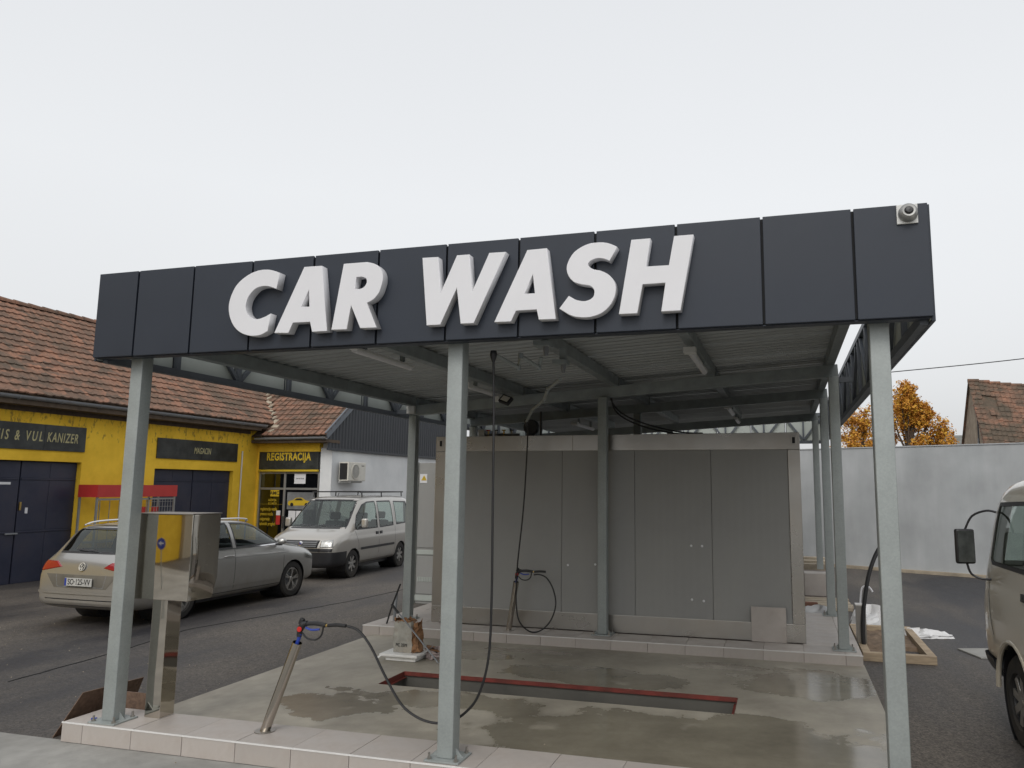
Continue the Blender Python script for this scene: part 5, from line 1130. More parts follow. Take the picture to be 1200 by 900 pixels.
for s in (1, -1):
    for nm, pl in WIN.items():
        fs = cut(bm, pl, 'y', lambda f: f.calc_center_median().y * s > .3 and f.calc_center_median().z > .98)
        extract(bm, fs, nm, m_glass, pa, .006)
        band(bv, 'y', s, pl, .028, .0015, 'window_rubber', m_blackp, pa, closed=True)
    band(bv, 'y', s, [(-1.88, 1.035), (-1.1, 1.0), (1.12, 1.005)], .018, .006, 'chrome_strip', m_chrome, pa)
    for ln in ([(-.21, 1.0), (-.23, .28)], [(-1.08, 1.0), (-1.06, .8), (-1.0, .62)], [(1.10, .99), (1.08, .30)], [(1.08, .30), (-.98, .30)]): band(bv, 'y', s, ln, .009, .0012, 'door_gap', m_dark, pa)
    band(bv, 'y', s, [(-2.2, .85), (-1.2, .868), (1.25, .85)], .012, .010, 'shoulder_crease', m_passat, pa); band(bv, 'y', s, [(-2.2, .843), (-1.2, .861), (1.25, .843)], .008, .003, 'painted_crease_shadow', m_gutter, pa)  # second, dark strip paints the shadow line under the crease; no gap there
    band(bv, 'y', s, [(-.95, .42), (1.0, .40)], .03, .012, 'sill_moulding', m_passat, pa)
    for x in (-.33, -1.18 + .2): 
        m_ = MB(); m_.tube(catmull([(x + .07, s * .905, .885), (x + .03, s * .935, .888), (x - .10, s * .935, .888), (x - .15, s * .90, .885)], 3), .013, 8); m_.build('door_handle', m_passat, pa, smooth=True)
    m_ = MB(); m_.lathe([(.0, 0), (.035, .01), (.058, .035), (.064, .08), (.05, .12), (0, .135)], (.84, s * .98, 1.055), (1, 0, .05), 18); o = m_.build('door_mirror', m_passat, pa, smooth=True)
    for v in o.data.vertices: v.co.y = s * .98 + (v.co.y - s * .98) * 1.4
    m_ = MB(); m_.bar((.93, s * .86, 1.0), (.90, s * .97, 1.0), .07, .035); m_.build('mirror_arm', m_blackp, pa)
    m_ = MB(); m_.tube(catmull([(.35, s * .635, 1.45), (.1, s * .645, 1.498), (-1.5, s * .645, 1.497), (-1.88, s * .63, 1.44)], 6), .013, 8); m_.build('roof_rail', m_chrome, pa, smooth=True)
m_recess = M('dusty_recess', (.13, .12, .10), .6, 0, .2, 5)
m_dplate = M('dusty_plate', (.45, .45, .43), .5, 0, .1, 8)
m_rl = M('red_tail_lamp', (.27, .014, .018), .2, 0, .05, coat=.8)
fs = cut(bm, [(-.62, 1.07), (.62, 1.07), (.645, 1.12), (.60, 1.395), (-.60, 1.395), (-.645, 1.12)], 'x', lambda f: f.calc_center_median().x < -1.8 and f.calc_center_median().z > 1.0 and f.normal.x < -.2)
extract(bm, fs, 'rear_window', m_glass, pa, .006)
band(bv, 'x', -1, [(-.63, 1.06), (.63, 1.06), (.60, 1.40), (-.60, 1.40)], .03, .002, 'window_rubber', m_blackp, pa, closed=True)
fs = cut(bm, [(-.63, 1.04), (.63, 1.04), (.57, 1.40), (-.57, 1.40)], 'x', lambda f: f.calc_center_median().x > .5 and f.normal.z > .3)
extract(bm, fs, 'windscreen', m_glass, pa, .006)
for s in (1, -1):
    patch(bv, 'x', -1, [(s * .40, .86), (s * .86, .78), (s * .86, .935), (s * .52, .935)], .006, 'tail_lamp', m_rl, pa, depth=.01)
    patch(bv, 'y', s, [(-2.38, .80), (-2.16, .87), (-2.16, .915), (-2.34, .935)], .006, 'tail_lamp', m_rl, pa, depth=.01)
    patch(bv, 'y', s, [(1.72, .70), (2.16, .62), (2.16, .70), (1.75, .80)], .005, 'headlight', m_clear, pa)
band(bv, 'x', -1, [(-.48, .76), (-.44, .58), (.44, .58), (.48, .76)], .01, .003, 'tailgate_gap', m_gutter, pa, closed=False)
patch(bv, 'x', -1, [(-.50, .565), (.50, .565), (.68, .755), (-.68, .755)], .003, 'plate_recess', m_recess, pa)
band(bv, 'x', -1, [(-.84, .49), (.84, .49)], .03, .014, 'bumper_moulding', m_passat, pa); band(bv, 'x', -1, [(-.82, .355), (.82, .355)], .10, .005, 'bumper_insert', m_blackp, pa)
pl = MB().box(-2.462, -2.452, -.26, .26, .595, .71).build('number_plate', m_dplate, pa, bevel=.003)
MB().box(-2.464, -2.4615, .225, .258, .598, .707).build('blue_band', m_blue, pl)
text('SO\u00b7125-VV', .115, m_blackp, pl, (-2.4628, -.015, .652), (0, -1, 0), (0, 0, 1), sx=.82, bold=.012, ext=.001)
bd = MB(); bd.lathe([(0, .004), (.058, .004), (.06, 0)], (-2.412, 0, .87), (-1, 0, .25), 24); bd = bd.build('round_badge', m_siding, pa)
m_ = MB(); m_.lathe([(.050, .006), (.060, .006), (.060, .0), (.050, .0)], (-2.412, 0, .87), (-1, 0, .25), 24); m_.build('badge_ring', m_cream, bd)
lw = MB(); bx_ = -2.428
for p, q in (((-.022, .04), (0, .004)), ((.022, .04), (0, .004)), ((-.042, .018), (-.018, -.04)), ((-.018, -.04), (0, -.005)), ((0, -.005), (.018, -.04)), ((.018, -.04), (.042, .018))): lw.bar((bx_ - p[1] * -.22, p[0], .87 + p[1]), (bx_ - q[1] * -.22, q[0], .87 + q[1]), .009, .006, up=(1, 0, 0))
lw.build('badge_letters', m_cream, bd, kind=None)
band(bv, 'x', -1, [(-.10, 1.08), (.32, 1.095)], .022, .02, 'rear_wiper', m_blackp, pa)
MB().box(-1.9, -1.86, -.58, .58, 1.448, 1.462).build('spoiler_lip', m_passat, pa, bevel=.005)
MB().box(-1.9, 1.3, -.80, .80, .24, .30).build('cabin_floor', m_seat, pa); seats(pa, (.25, -.75), m_seat, .32)
MB().box(.95, 1.25, -.78, .78, .70, .97).build('dashboard', m_seat, pa, bevel=.04)
MB().box(-2.1, -1.35, -.72, .72, .3, .92).build('luggage_cover', m_seat, pa)
finish_body(bm, 'body', m_passat, pa)
pa.scale = (.972, .972, .985)
for x in (-1.395, 1.395):
    for s in (1, -1): wheel(pa, x, s * .795, .325, .215, s, 5)
MB().box(-1.0, 1.0, -.70, .70, .17, .24).build('underbody', m_blackp, pa)
# ---- silver compact van with roof rack
m_doblo = carpaint('silver_van_paint', (.44, .42, .385), (.26, .23, .18), .25, .75, .5, .55)
do = thing('compact_van', 'silver compact passenger van with roof rack and black bumper facing the camera', 'van', (-5.137, 11.674, AZ), R(-86.02), local=True)
bm = loft_car([(-2.03, .42, .98, 1.66, .78, .765, .65), (-2.0, .32, 1.0, 1.76, .83, .815, .69), (-1.85, .27, 1.01, 1.80, .852, .83, .70), (-1.2, .25, 1.02, 1.82, .857, .838, .705), (-.2, .25, 1.02, 1.825, .857, .838, .705), (.5, .25, 1.02, 1.80, .857, .838, .70), (.72, .25, 1.02, 1.755, .857, .838, .69), (.95, .25, 1.02, 1.58, .857, .836, .69), (1.25, .25, 1.02, 1.31, .857, .832, .71), (1.45, .26, 1.01, 1.14, .856, .825, .72),
    (1.55, .26, 1.0, 1.085, .855, .815, .715), (1.75, .26, .965, 1.035, .85, .79, .69), (1.95, .27, .90, .965, .825, .75, .63), (2.05, .28, .82, .88, .78, .70, .58), (2.10, .31, .70, .76, .72, .65, .54), (2.115, .36, .60, .64, .64, .58, .48)])
bv = bvh_of(bm)
arches(bm, (-1.283, 1.283), .345, do, .84, m_blackp, .31)
WIN = {'front_side_window': [(.06, 1.06), (1.12, 1.06), (1.16, 1.12), (1.0, 1.36), (.70, 1.60), (.45, 1.665), (.06, 1.675)], 'rear_side_window': [(-.84, 1.08), (-.06, 1.06), (-.06, 1.675), (-.80, 1.675)], 'quarter_window': [(-1.85, 1.12), (-1.02, 1.09), (-1.0, 1.66), (-1.78, 1.64)]}
for s in (1, -1):
    for nm, pl in WIN.items():
        fs = cut(bm, pl, 'y', lambda f: f.calc_center_median().y * s > .3 and f.calc_center_median().z > 1.0)
        extract(bm, fs, nm, m_glass, do, .006); band(bv, 'y', s, pl, .03, .0015, 'window_rubber', m_blackp, do, closed=True)
    for ln in ([(0, 1.72), (0, .33)], [(-.93, 1.72), (-.93, .6), (-.88, .36)], [(1.20, 1.03), (1.05, .75), (1.02, .33)], [(1.02, .33), (-.88, .33)]): band(bv, 'y', s, ln, .009, .0012, 'door_gap', m_dark, do)
    band(bv, 'y', s, [(-.86, .62), (.95, .62)], .055, .010, 'side_moulding', m_blackp, do)
    for x in (.10, -.12): patch(bv, 'y', s, [(x - .06, .90), (x + .06, .90), (x + .06, .97), (x - .06, .97)], .012, 'door_handle', m_blackp, do, n=4, depth=.012)
    m_ = MB(); m_.obox((1.03, s * .97, 1.20), .10, .14, .21); m_.build('door_mirror', m_doblo, do, bevel=.035, seg=3, smooth=True, ang=60)
    m_ = MB(); m_.bar((1.08, s * .84, 1.09), (1.04, s * .93, 1.12), .06, .05); m_.build('mirror_arm', m_blackp, do)
    m_ = MB(); m_.tube([(.62, s * .62, 1.90), (-1.8, s * .62, 1.90)], .016, 8); m_.build('rack_rail', m_blackp, do, smooth=True)
    for x in (.55, -.5, -1.7): m_ = MB(); m_.tube([(x, s * .63, 1.78), (x, s * .62, 1.90)], .014, 6); m_.build('rack_foot', m_blackp, do)
for x in (.62, -.5, -1.7): m_ = MB(); m_.bar((x, -.62, 1.905), (x, .62, 1.905), .05, .022); m_.build('rack_crossbar', m_blackp, do)
fs = cut(bm, [(-.70, 1.12), (.70, 1.12), (.60, 1.70), (-.60, 1.70)], 'x', lambda f: f.calc_center_median().x > .5 and f.normal.z > .25)
extract(bm, fs, 'windscreen', m_glass, do, .006)
band(bv, 'x', 1, [(-.71, 1.10), (.71, 1.10), (.605, 1.71), (-.605, 1.71)], .03, .002, 'window_rubber', m_blackp, do, closed=True)
fs = cut(bm, [(-.58, 1.1), (.58, 1.1), (.54, 1.62), (-.54, 1.62)], 'x', lambda f: f.calc_center_median().x < -1.9 and f.normal.x < -.3)
extract(bm, fs, 'rear_window', m_glass, do, .006)
fs = cut(bm, [(1.62, .1), (2.4, .1), (2.4, .61), (1.62, .61)], 'y', lambda f: f.calc_center_median().x > 1.5 and f.calc_center_median().z < .75)
extract(bm, fs, 'front_bumper', m_blackp, do, -.012)
patch(bv, 'x', 1, [(-.40, .70), (.40, .70), (.44, .86), (-.44, .86)], .006, 'grille', m_blackp, do, depth=.01)
for z in (.735, .775, .815): band(bv, 'x', 1, [(-.38, z), (.38, z)], .012, .016, 'grille_slat', m_gutter, do)
m_hl = M('headlamp_glass', (.42, .42, .40), .12, .5, .3, 14, coat=.8)
for s in (1, -1):
    patch(bv, 'x', 1, [(s * .46, .71), (s * .76, .72), (s * .72, .875), (s * .47, .85)], .010, 'headlight', m_hl, do, depth=.012)
    patch(bv, 'x', 1, [(s * .45, .62), (s * .74, .62), (s * .75, .69), (s * .45, .69)], .007, 'lamp_surround', m_blackp, do, depth=.008)
patch(bv, 'x', 1, [(-.45, .62), (.45, .62), (.45, .69), (-.45, .69)], .0065, 'lower_grille', m_dark, do)
m_ = MB(); m_.lathe([(0, .012), (.045, .010), (.055, .0)], (2.105, 0, .79), (1, 0, .2), 20); bd = m_.build('round_badge', m_chrome, do)
for k in range(5):
    m_ = MB(); m_.bar((2.12, -.028 + k * .014 + .005, .82), (2.127, -.028 + k * .014 - .005, .765), .004, .003, up=(1, 0, 0)); m_.build('badge_bar', m_blue, bd)
pl = MB().box(2.135, 2.145, -.26, .26, .42, .53).build('number_plate', m_white, do, bevel=.003)
MB().box(2.146, 2.148, -.258, -.225, .423, .527).build('blue_band', m_blue, pl)
for a, b in (((.12, 1.125), (-.42, 1.15)), ((.62, 1.125), (.10, 1.15))): band(bv, 'x', 1, [a, b], .018, .02, 'wiper', m_blackp, do)
m_ = MB(); m_.tube([(.55, 0, 1.79), (.50, 0, 1.88)], .008, 6); m_.build('aerial_stub', m_blackp, do)
MB().box(-1.9, 1.4, -.75, .75, .30, .36).build('cabin_floor', m_seat, do); seats(do, (.15, -.85), m_seat, .48)
MB().box(1.05, 1.45, -.76, .76, .80, 1.06).build('dashboard', m_seat, do, bevel=.04)
m_ = MB(); m_.tube([(.88 + .08 * math.sin(k * .524), .36 + .18 * math.cos(k * .524), 1.08 + .16 * math.sin(k * .524)) for k in range(13)], .012, 6); m_.build('steering_wheel', m_blackp, do, smooth=True)
finish_body(bm, 'body', m_doblo, do)
for x in (-1.283, 1.283):
    for s in (1, -1): wheel(do, x, s * .745, .31, .185, s, 7, 'cap')
MB().box(-1.2, 1.2, -.66, .66, .19, .26).build('underbody', m_blackp, do)
# ---- old cream panel van on the right
m_lt = carpaint('old_cream_van_paint', (.58, .545, .46), (.27, .20, .125), .25, 1.05, .0, .6)
va = thing('old_van', 'old boxy cream van with big black door mirror at the right edge', 'van', (8.03, .84, AZ), R(92.0), local=True)
bm = loft_car([(-2.70, .50, 1.30, 1.90, .93, .91, .84), (-2.66, .44, 1.36, 2.10, .98, .965, .88), (-2.3, .42, 1.38, 2.19, 1.0, .99, .94), (-1.0, .42, 1.38, 2.21, 1.0, .99, .94), (.6, .42, 1.38, 2.21, 1.0, .99, .94), (1.3, .42, 1.38, 2.17, 1.0, .99, .935), (1.52, .42, 1.37, 2.10, 1.0, .988, .925), (1.64, .42, 1.36, 1.98, 1.0, .985, .92), (1.80, .42, 1.34, 1.65, .998, .975, .92), (1.95, .43, 1.28, 1.38, .985, .962, .91), (2.03, .45, 1.15, 1.22, .97, .93, .86), (2.07, .50, .95, 1.0, .93, .90, .82), (2.08, .55, .80, .84, .86, .83, .76)])
bv = bvh_of(bm)
arches(bm, (-1.25, 1.2), .43, va, .98, m_blackp, .37)
WIN = {'front_side_window': [(.72, 1.42), (1.62, 1.42), (1.66, 1.46), (1.42, 1.93), (.72, 1.95)], 'rear_side_window': [(-.55, 1.42), (.45, 1.42), (.45, 1.95), (-.55, 1.95)]}
for s in (1, -1):
    for nm, pl in WIN.items():
        fs = cut(bm, pl, 'y', lambda f: f.calc_center_median().y * s > .3 and f.calc_center_median().z > 1.3)
        extract(bm, fs, nm, m_glass, va, .006); band(bv, 'y', s, pl, .035, .002, 'window_rubber', m_blackp, va, closed=True)
    for ln in ([(.60, 2.0), (.60, .60)], [(1.76, 1.36), (1.72, .95), (1.66, .80)], [(-.65, 2.0), (-.65, .5)]): band(bv, 'y', s, ln, .012, .0012, 'door_gap', m_dark, va)
    band(bv, 'y', s, [(-2.6, 1.99), (1.55, 1.99)], .03, .022, 'rain_gutter', m_lt, va); band(bv, 'y', s, [(-2.5, .98), (1.95, .98)], .02, .010, 'pressed_line', m_lt, va); band(bv, 'y', s, [(-2.5, 1.36), (1.9, 1.36)], .016, .010, 'belt_line', m_lt, va)
    patch(bv, 'y', s, [(.70, 1.19), (.86, 1.19), (.86, 1.25), (.70, 1.25)], .010, 'door_handle', m_blackp, va, n=4, depth=.015)
    m_ = MB(); m_.tube([(1.2 + .445 * math.cos(k * math.pi / 14), s * .985, .37 + .445 * math.sin(k * math.pi / 14)) for k in range(15)], .022, 8); m_.build('arch_lip', m_lt, va, smooth=True)
    m_ = MB(); m_.obox((1.72, s * 1.17, 1.55), .05, .17, .31, Matrix.Rotation(s * R(12), 3, 'Z')); m_.build('mirror_housing', m_blackp, va, bevel=.025, seg=3, smooth=True, ang=60)
    m_ = MB(); m_.obox((1.692, s * 1.165, 1.55), .008, .14, .275, Matrix.Rotation(s * R(12), 3, 'Z')); m_.build('mirror_glass', M('dusty_mirror', (.12, .13, .125), .35, .6, .4, 8) if s == 1 else m_gutter, va)
    m_ = MB(); m_.tube(catmull([(1.60, s * .93, 1.86), (1.64, s * 1.0, 1.87), (1.70, s * 1.10, 1.82), (1.72, s * 1.16, 1.70)], 4), .010, 8); m_.build('mirror_arm', m_blackp, va, smooth=True)
    m_ = MB(); m_.tube(catmull([(1.66, s * .96, 1.27), (1.70, s * 1.05, 1.27), (1.72, s * 1.13, 1.31), (1.72, s * 1.16, 1.40)], 4), .010, 8); m_.build('mirror_arm', m_blackp, va, smooth=True)
fs = cut(bm, [(-.80, 1.42), (.80, 1.42), (.78, 1.95), (-.78, 1.95)], 'x', lambda f: f.calc_center_median().x > 1.5 and f.normal.x > .2)
extract(bm, fs, 'windscreen', m_glass, va, .006)
fs = cut(bm, [(1.62, .3), (2.3, .3), (2.3, .60), (1.66, .60)], 'y', lambda f: f.calc_center_median().x > 1.5 and f.calc_center_median().z < .75)
extract(bm, fs, 'front_bumper', m_blackp, va, -.03)
band(bv, 'x', -1, [(-.7, 1.5), (-.08, 1.5), (-.08, 1.9), (-.7, 1.9)], .03, .003, 'window_rubber', m_blackp, va, closed=True); band(bv, 'x', -1, [(0, 2.1), (0, .5)], .012, .002, 'door_gap', m_dark, va)
MB().box(-2.5, 1.5, -.9, .9, .45, .52).build('cabin_floor', m_seat, va); seats(va, (.75,), m_seat, .80)
MB().box(1.35, 1.75, -.88, .88, 1.0, 1.36).build('dashboard', m_seat, va, bevel=.04)
finish_body(bm, 'body', m_lt, va)
for x in (-1.25, 1.2):
    for s in (1, -1): wheel(va, x, s * .86, .355, .21, s, 8, 'cap')
MB().box(-1.9, 1.6, -.78, .78, .30, .44).build('underbody', m_blackp, va)
# ------------------------------------------------------------------ odds and ends round the bay
rg = random.Random(11)
t = thing('cement_sack', 'torn open grey cement sack standing on a white foam tray beside the pit', 'sack', (.93, 3.2, .09))
def crumple(x0, x1, y0, y1, z0, z1, nx, nz, amp, seed, jag=0, mat=None):
    r_ = random.Random(seed); m_ = MB(); ring = []
    per = []
    for k in range(nx): per.append((x0 + (x1 - x0) * k / nx, y0))
    for k in range(nx // 2): per.append((x1, y0 + (y1 - y0) * k / (nx // 2)))
    for k in range(nx): per.append((x1 - (x1 - x0) * k / nx, y1))
    for k in range(nx // 2): per.append((x0, y1 - (y1 - y0) * k / (nx // 2)))
    n = len(per); vs = []; cx, cy = (x0 + x1) / 2, (y0 + y1) / 2
    for j in range(nz + 1):
        t_ = j / nz; bul = 1 + .10 * math.sin(math.pi * t_) - .08 * t_
        for (x, y) in per:
            vs.append((cx + (x - cx) * bul + r_.gauss(0, amp), cy + (y - cy) * bul + r_.gauss(0, amp), z0 + (z1 - z0) * t_ + (r_.gauss(0, jag) if j == nz else r_.gauss(0, amp * .4))))
    fs = [(j * n + k, j * n + (k + 1) % n, (j + 1) * n + (k + 1) % n, (j + 1) * n + k) for j in range(nz) for k in range(n)] + [tuple(range(n))[::-1]]
    return m_.add(vs, fs)
crumple(.80, 1.03, 3.13, 3.27, .088, .43, 8, 8, .006, 4, .012).build('sack', m_paper, t, smooth=True, ang=50)
m_sand = M('torn_brown_paper', (.26, .14, .07), .9, 0, .4, 14, bump=.6)
crumple(.80, 1.01, 3.14, 3.26, .42, .455, 10, 2, .012, 8, .014).build('torn_rim', m_sand, t)
crumple(1.03, 1.10, 3.14, 3.27, .09, .42, 5, 7, .016, 12, .02).build('peeled_paper', m_sand, t)
text('PC 35M', .05, m_blackp, t, (.91, 3.118, .17), (1, 0, 0), (0, 0, 1), sx=.9)
t = thing('foam_tray', 'white foam packing tray under the cement sack', 'tray', (.93, 3.2, 0))
MB().box(.74, 1.12, 3.06, 3.36, .002, .05).build('tray_base', m_foam, t, bevel=.012)
MB().box(.68, 1.16, 3.02, 3.40, .052, .084).build('tray_lid', m_foam, t, bevel=.010)
MB().add([(.66, 3.0, .02), (.74, 3.02, .08), (.80, 3.03, .075), (.67, 3.01, -.0 + .055)], [(0, 1, 2, 3)]).build('broken_flap', m_foam, t)
m_ = MB(); m_.tube([(.82, 3.05, .62), (1.44, 3.0, .03)], .0085, 8); tag(m_.build('leaning_rod', m_gutter, smooth=True), 'thin grey metal rod leaning across the cement sack', 'rod')
m_ = MB(); m_.tube([(.80, 3.052, .635), (.90, 3.045, .54)], .014, 8); tag(m_.build('rod_grip', m_blackp, smooth=True), 'black grip sleeve on the end of the leaning rod', 'grip')
crumple(1.16, 1.42, 3.25, 3.42, .0, .10, 8, 3, .02, 21, .02).build('crumpled_sack', M('crumpled_pale_paper', (.30, .25, .24), .8, 0, .4, 9, bump=.5)); o = SC.objects['crumpled_sack']; tag(o, 'crumpled pale paper sack lying beside the foam tray', 'sack')
tag(MB().obox((1.22, 3.46, .075), .30, .16, .012, Matrix.Rotation(.2, 3, 'Y') @ Matrix.Rotation(.3, 3, 'Z')).build('cardboard_scrap', m_sand), 'brown cardboard scrap lying behind the crumpled sack', 'cardboard')
m_ = MB(); m_.tube([(-.10, 4.60, KZ), (-.02, 4.6, .38), (.09, 4.6, .66)], .012, 8); tag(m_.build('conduit_stub', m_rubber, smooth=True), 'thin black conduit rising slanted from the left end of the rear plinth', 'conduit')
m_ = MB(); m_.tube([(-.12, 4.85, KZ), (-.10, 4.85, .5)], .022, 10); tag(m_.build('grey_pipe_stub', m_gutter, smooth=True), 'short grey pipe standing behind the slanted conduit', 'pipe')
# ---- brown boards by the left post
tag(MB().add([(-.56, -.04, AZ), (-.60, .78, AZ), (-.50, .80, .24), (-.46, .12, .27), (-.545, -.05, AZ), (-.585, .77, AZ), (-.485, .79, .24), (-.445, .11, .27)],
    [(0, 1, 2, 3), (7, 6, 5, 4), (0, 4, 5, 1), (1, 5, 6, 2), (2, 6, 7, 3), (3, 7, 4, 0)]).build('leaning_board', m_osb), 'brown board leaning against the outer end of the front kerb', 'board')
tag(MB().box(-.40, .02, .42, .435, -.03, .215).build('upright_board', m_osb), 'brown board standing upright behind the left post', 'board')
tag(MB().obox((-.16, -.03, KZ + .008), .04, .025, .016, Matrix.Rotation(.4, 3, 'Z')).build('blue_clip', m_blue, bevel=.003), 'tiny blue plastic clip on the kerb at the left post foot', 'clip')
# ---- grey service cabinet left of the room
t = thing('service_cabinet', 'tall grey service cabinet with warning sticker beside the left rear post', 'cabinet', (-1.1, 7.5, AZ))
MB().box(-1.30, -.32, 7.44, 8.3, AZ, 2.42).build('body', m_panel, t, bevel=.004)
MB().box(-1.10, -.42, 7.425, 7.438, .92, 2.30).build('door', m_panel, t, bevel=.003)
MB().box(-1.10, -.42, 7.42, 7.438, .80, .88).build('cross_rail', m_pale, t, bevel=.003); MB().box(-1.10, -.42, 7.425, 7.438, .12, .77).build('lower_door', m_panel, t, bevel=.003)
MB().box(-1.12, -.40, 7.42, 7.438, .0, .10).build('cross_rail', m_pale, t, bevel=.003)
MB().box(-1.32, -1.115, 7.40, 7.439, AZ, 2.43).build('corner_post', m_pale, t, bevel=.004)
for k in range(9):
    MB().box(-1.07 + k * .032, -1.05 + k * .032, 7.418, 7.426, .33, .41).build('vent_slot', m_pale, t)
wn = MB().box(-1.13 + .05, -.96 + .02, 7.418, 7.4245, 2.06, 2.22).build('warning_sticker', m_white, t)
me = flat_curve([[(-.055, -.04), (.055, -.04), (0, .055)]], .0008); place_flat(me, 'warning_triangle', m_yprint, wn, (-1.0, 7.416, 2.145), (1, 0, 0), (0, 0, 1))
text('!', .07, m_blackp, wn, (-1.0, 7.4145, 2.135), (1, 0, 0), (0, 0, 1), ext=.0008)
for z in (1.15, 1.22, 1.45): m_ = MB(); m_.lathe([(0, .012), (.018, .01), (.02, 0)], (-1.16, 7.40, z - .2), (0, -1, 0), 10); m_.build('lock', m_chrome, t)
# ---- timber framed bed with bollard and black pipe
t = thing('timber_bed', 'square bed framed with raw boards, filled with soil, right of the rear plinth', 'planter', (6.5, 6, AZ))
x0, x1, y0, y1 = 6.10, 6.92, 4.98, 7.05; w_ = .095
for a in ((x0, x1, y0, y0 + w_), (x0, x1, y1 - w_, y1), (x0, x0 + w_, y0 + w_ + .003, y1 - w_ - .003), (x1 - w_, x1, y0 + w_ + .003, y1 - w_ - .003)):
    MB().box(*a, AZ, .05).build('board', m_wood, t, bevel=.006)
m_ = MB(); nx, ny = 14, 24; r_ = random.Random(5)
m_.add([(x0 + w_ + (x1 - x0 - 2 * w_) * i / nx, y0 + w_ + (y1 - y0 - 2 * w_) * j / ny, -.035 + r_.uniform(-.012, .02) + (.02 if j > 8 else -.06 * (i > 9))) for j in range(ny + 1) for i in range(nx + 1)],
       [(j * (nx + 1) + i, j * (nx + 1) + i + 1, (j + 1) * (nx + 1) + i + 1, (j + 1) * (nx + 1) + i) for j in range(ny) for i in range(nx)]); m_.build('soil', m_soil, t, smooth=True)
MB().box(x0 + .02, x1 - .02, y0 + .02, y1 - .02, -.3, -.12).build('bed_base', m_soil, t)
t = thing('steel_bollard', 'short square stainless stub post inside the timber bed', 'bollard', (6.14, 5.62, AZ))
MB().box(6.085, 6.205, 5.56, 5.68, AZ, .52).build('shaft', m_steel, t, bevel=.004); MB().box(6.078, 6.212, 5.553, 5.687, .521, .535).build('cap', m_trim, t, bevel=.003)
m_ = MB(); m_.tube(catmull([(6.16, 5.50, AZ), (6.16, 5.52, .30), (6.20, 5.55, .62), (6.28, 5.6, .96), (6.42, 5.68, 1.25), (6.62, 5.8, 1.42)], 8), .026, 10); tag(m_.build('black_pipe', m_rubber, smooth=True), 'thick black flexible pipe curving up out of the timber bed', 'pipe')
m_ = MB(); m_.tube(catmull([(6.15, 5.7, .5), (6.18, 5.7, .72), (6.26, 5.7, .74), (6.31, 5.7, .68)], 5), .012, 8); tag(m_.build('white_hook', m_white, smooth=True), 'small white bent tube hooked beside the black pipe', 'tube')
def bag(name, c, sx, sy, h, seed, label):
    r_ = random.Random(seed); m_ = MB(); n, k_ = 22, 9; vs = []
    ph = [r_.uniform(0, 6.28) for _ in range(6)]
    for j in range(k_ + 1):
        t_ = j / k_; rad = math.cos(t_ * math.pi / 2) ** .7; z = h * math.sin(t_ * math.pi / 2)
        for i in range(n):
            a = 2 * math.pi * i / n; f = 1 + .22 * math.sin(3 * a + ph[0]) + .12 * math.sin(5 * a + ph[1] + 2 * t_) + r_.gauss(0, .05)
            vs.append((c[0] + math.cos(a) * sx * rad * f, c[1] + math.sin(a) * sy * rad * f, c[2] + z * (1 + .25 * math.sin(2 * a + ph[2])) + r_.gauss(0, .008)))
    m_.add(vs, [(j * n + i, j * n + (i + 1) % n, (j + 1) * n + (i + 1) % n, (j + 1) * n + i) for j in range(k_) for i in range(n)])
    tag(m_.build(name, m_bag, smooth=True, ang=30), label, 'plastic bag')
bag('plastic_bag', (6.45, 7.42, AZ), .34, .25, .27, 3, 'white plastic sheet heaped behind the timber bed')
bag('plastic_bag', (7.02, 6.85, AZ), .33, .16, .09, 4, 'flat white plastic bag lying at the far right corner of the timber bed')
bag('plastic_bag', (5.72, 7.75, AZ), .30, .18, .20, 6, 'white plastic bag in the shade between the grey room and the right posts')
tag(MB().obox((7.62, 5.85, AZ + .01), .42, .55, .02, Matrix.Rotation(.3, 3, 'Z')).build('pale_slab', m_pave, bevel=.004), 'flat pale slab on the asphalt beside the old van', 'slab')
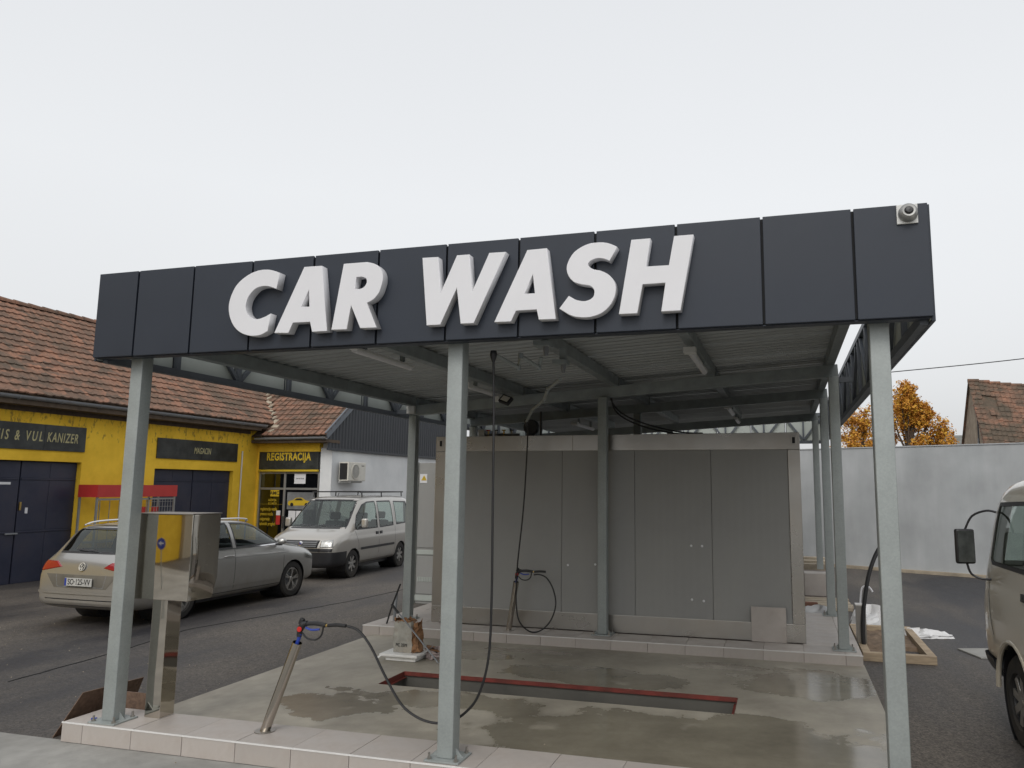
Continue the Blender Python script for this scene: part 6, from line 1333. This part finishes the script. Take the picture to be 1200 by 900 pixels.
# ---- second plinth and stacked timber beyond the room
MB().box(-.35, 6.05, 10.61, 11.4, -.2, .37).build('far_plinth', m_grout); tag(SC.objects['far_plinth'], kind='structure'); fp = SC.objects['far_plinth']
for k in range(13):
    a = -.35 + k * .4923; MB().box(a + .002, a + .490, 10.598, 10.609, -.03, .372).build('tile', m_tile, fp); MB().box(a + .002, a + .490, 10.598, 11.05, .3735, .383).build('tile', m_tile, fp)
for k in range(5):
    x = 5.75 + rg.uniform(-.03, .03); tag(MB().obox((x, 9.0 + k * .26, AZ + .03 + .0 * k), 1.1, .20, .055, Matrix.Rotation(rg.uniform(-.05, .05), 3, 'Z')).build('loose_plank', m_plank, bevel=.004), ['nearest pale plank on the ground beyond the grey room', 'second pale plank from the room, lying flat', 'third pale plank of the row, lying flat', 'fourth pale plank of the row, lying flat', 'farthest pale plank, against the far tiled plinth'][k], 'plank', 'loose planks beyond the grey room')
tag(MB().obox((5.62, 8.95, .04), .22, .10, .065).build('red_brick', bk, bevel=.005), 'single red brick on the planks beyond the grey room', 'brick')
for k in range(3): tag(MB().obox((4.95, 12.4 + k * .35, .20 + k * .0), 2.2, .22, .42 + .08 * k, Matrix.Rotation(.03 * k, 3, 'Z')).build('timber_stack', m_plank, bevel=.01), ['nearest stack of pale timber behind the far plinth', 'middle stack of pale timber behind the far plinth', 'rear stack of pale timber behind the far plinth'][k], 'timber stack', 'timber stacked behind the far plinth')
# ---- scattered grit
gm = MB(); r_ = random.Random(9)
for k in range(450):
    x, y = r_.uniform(-6, 9), r_.uniform(-.6, 9) ; z = AZ
    if -.4 < x < 6.1 and y > -.15 and y < 7.5:
        if r_.random() < .8 or not (.35 < y < 4.35) or (PX0 - .05 < x < PX1 + .05 and PY0 - .05 < y < PY1 + .05): continue
        z = 0
    elif y < -.1: z = -.034
    s_ = r_.uniform(.002, .008); gm.obox((x, y, z + s_ * .3), s_ * 1.5, s_, s_ * .8, Matrix.Rotation(r_.uniform(0, 3), 3, 'Z') @ Matrix.Rotation(r_.uniform(0, 1), 3, 'X'))
tag(gm.build('loose_grit', m_plank, kind='stuff'), 'pale grit and crumbs of mortar scattered over the ground', 'grit')
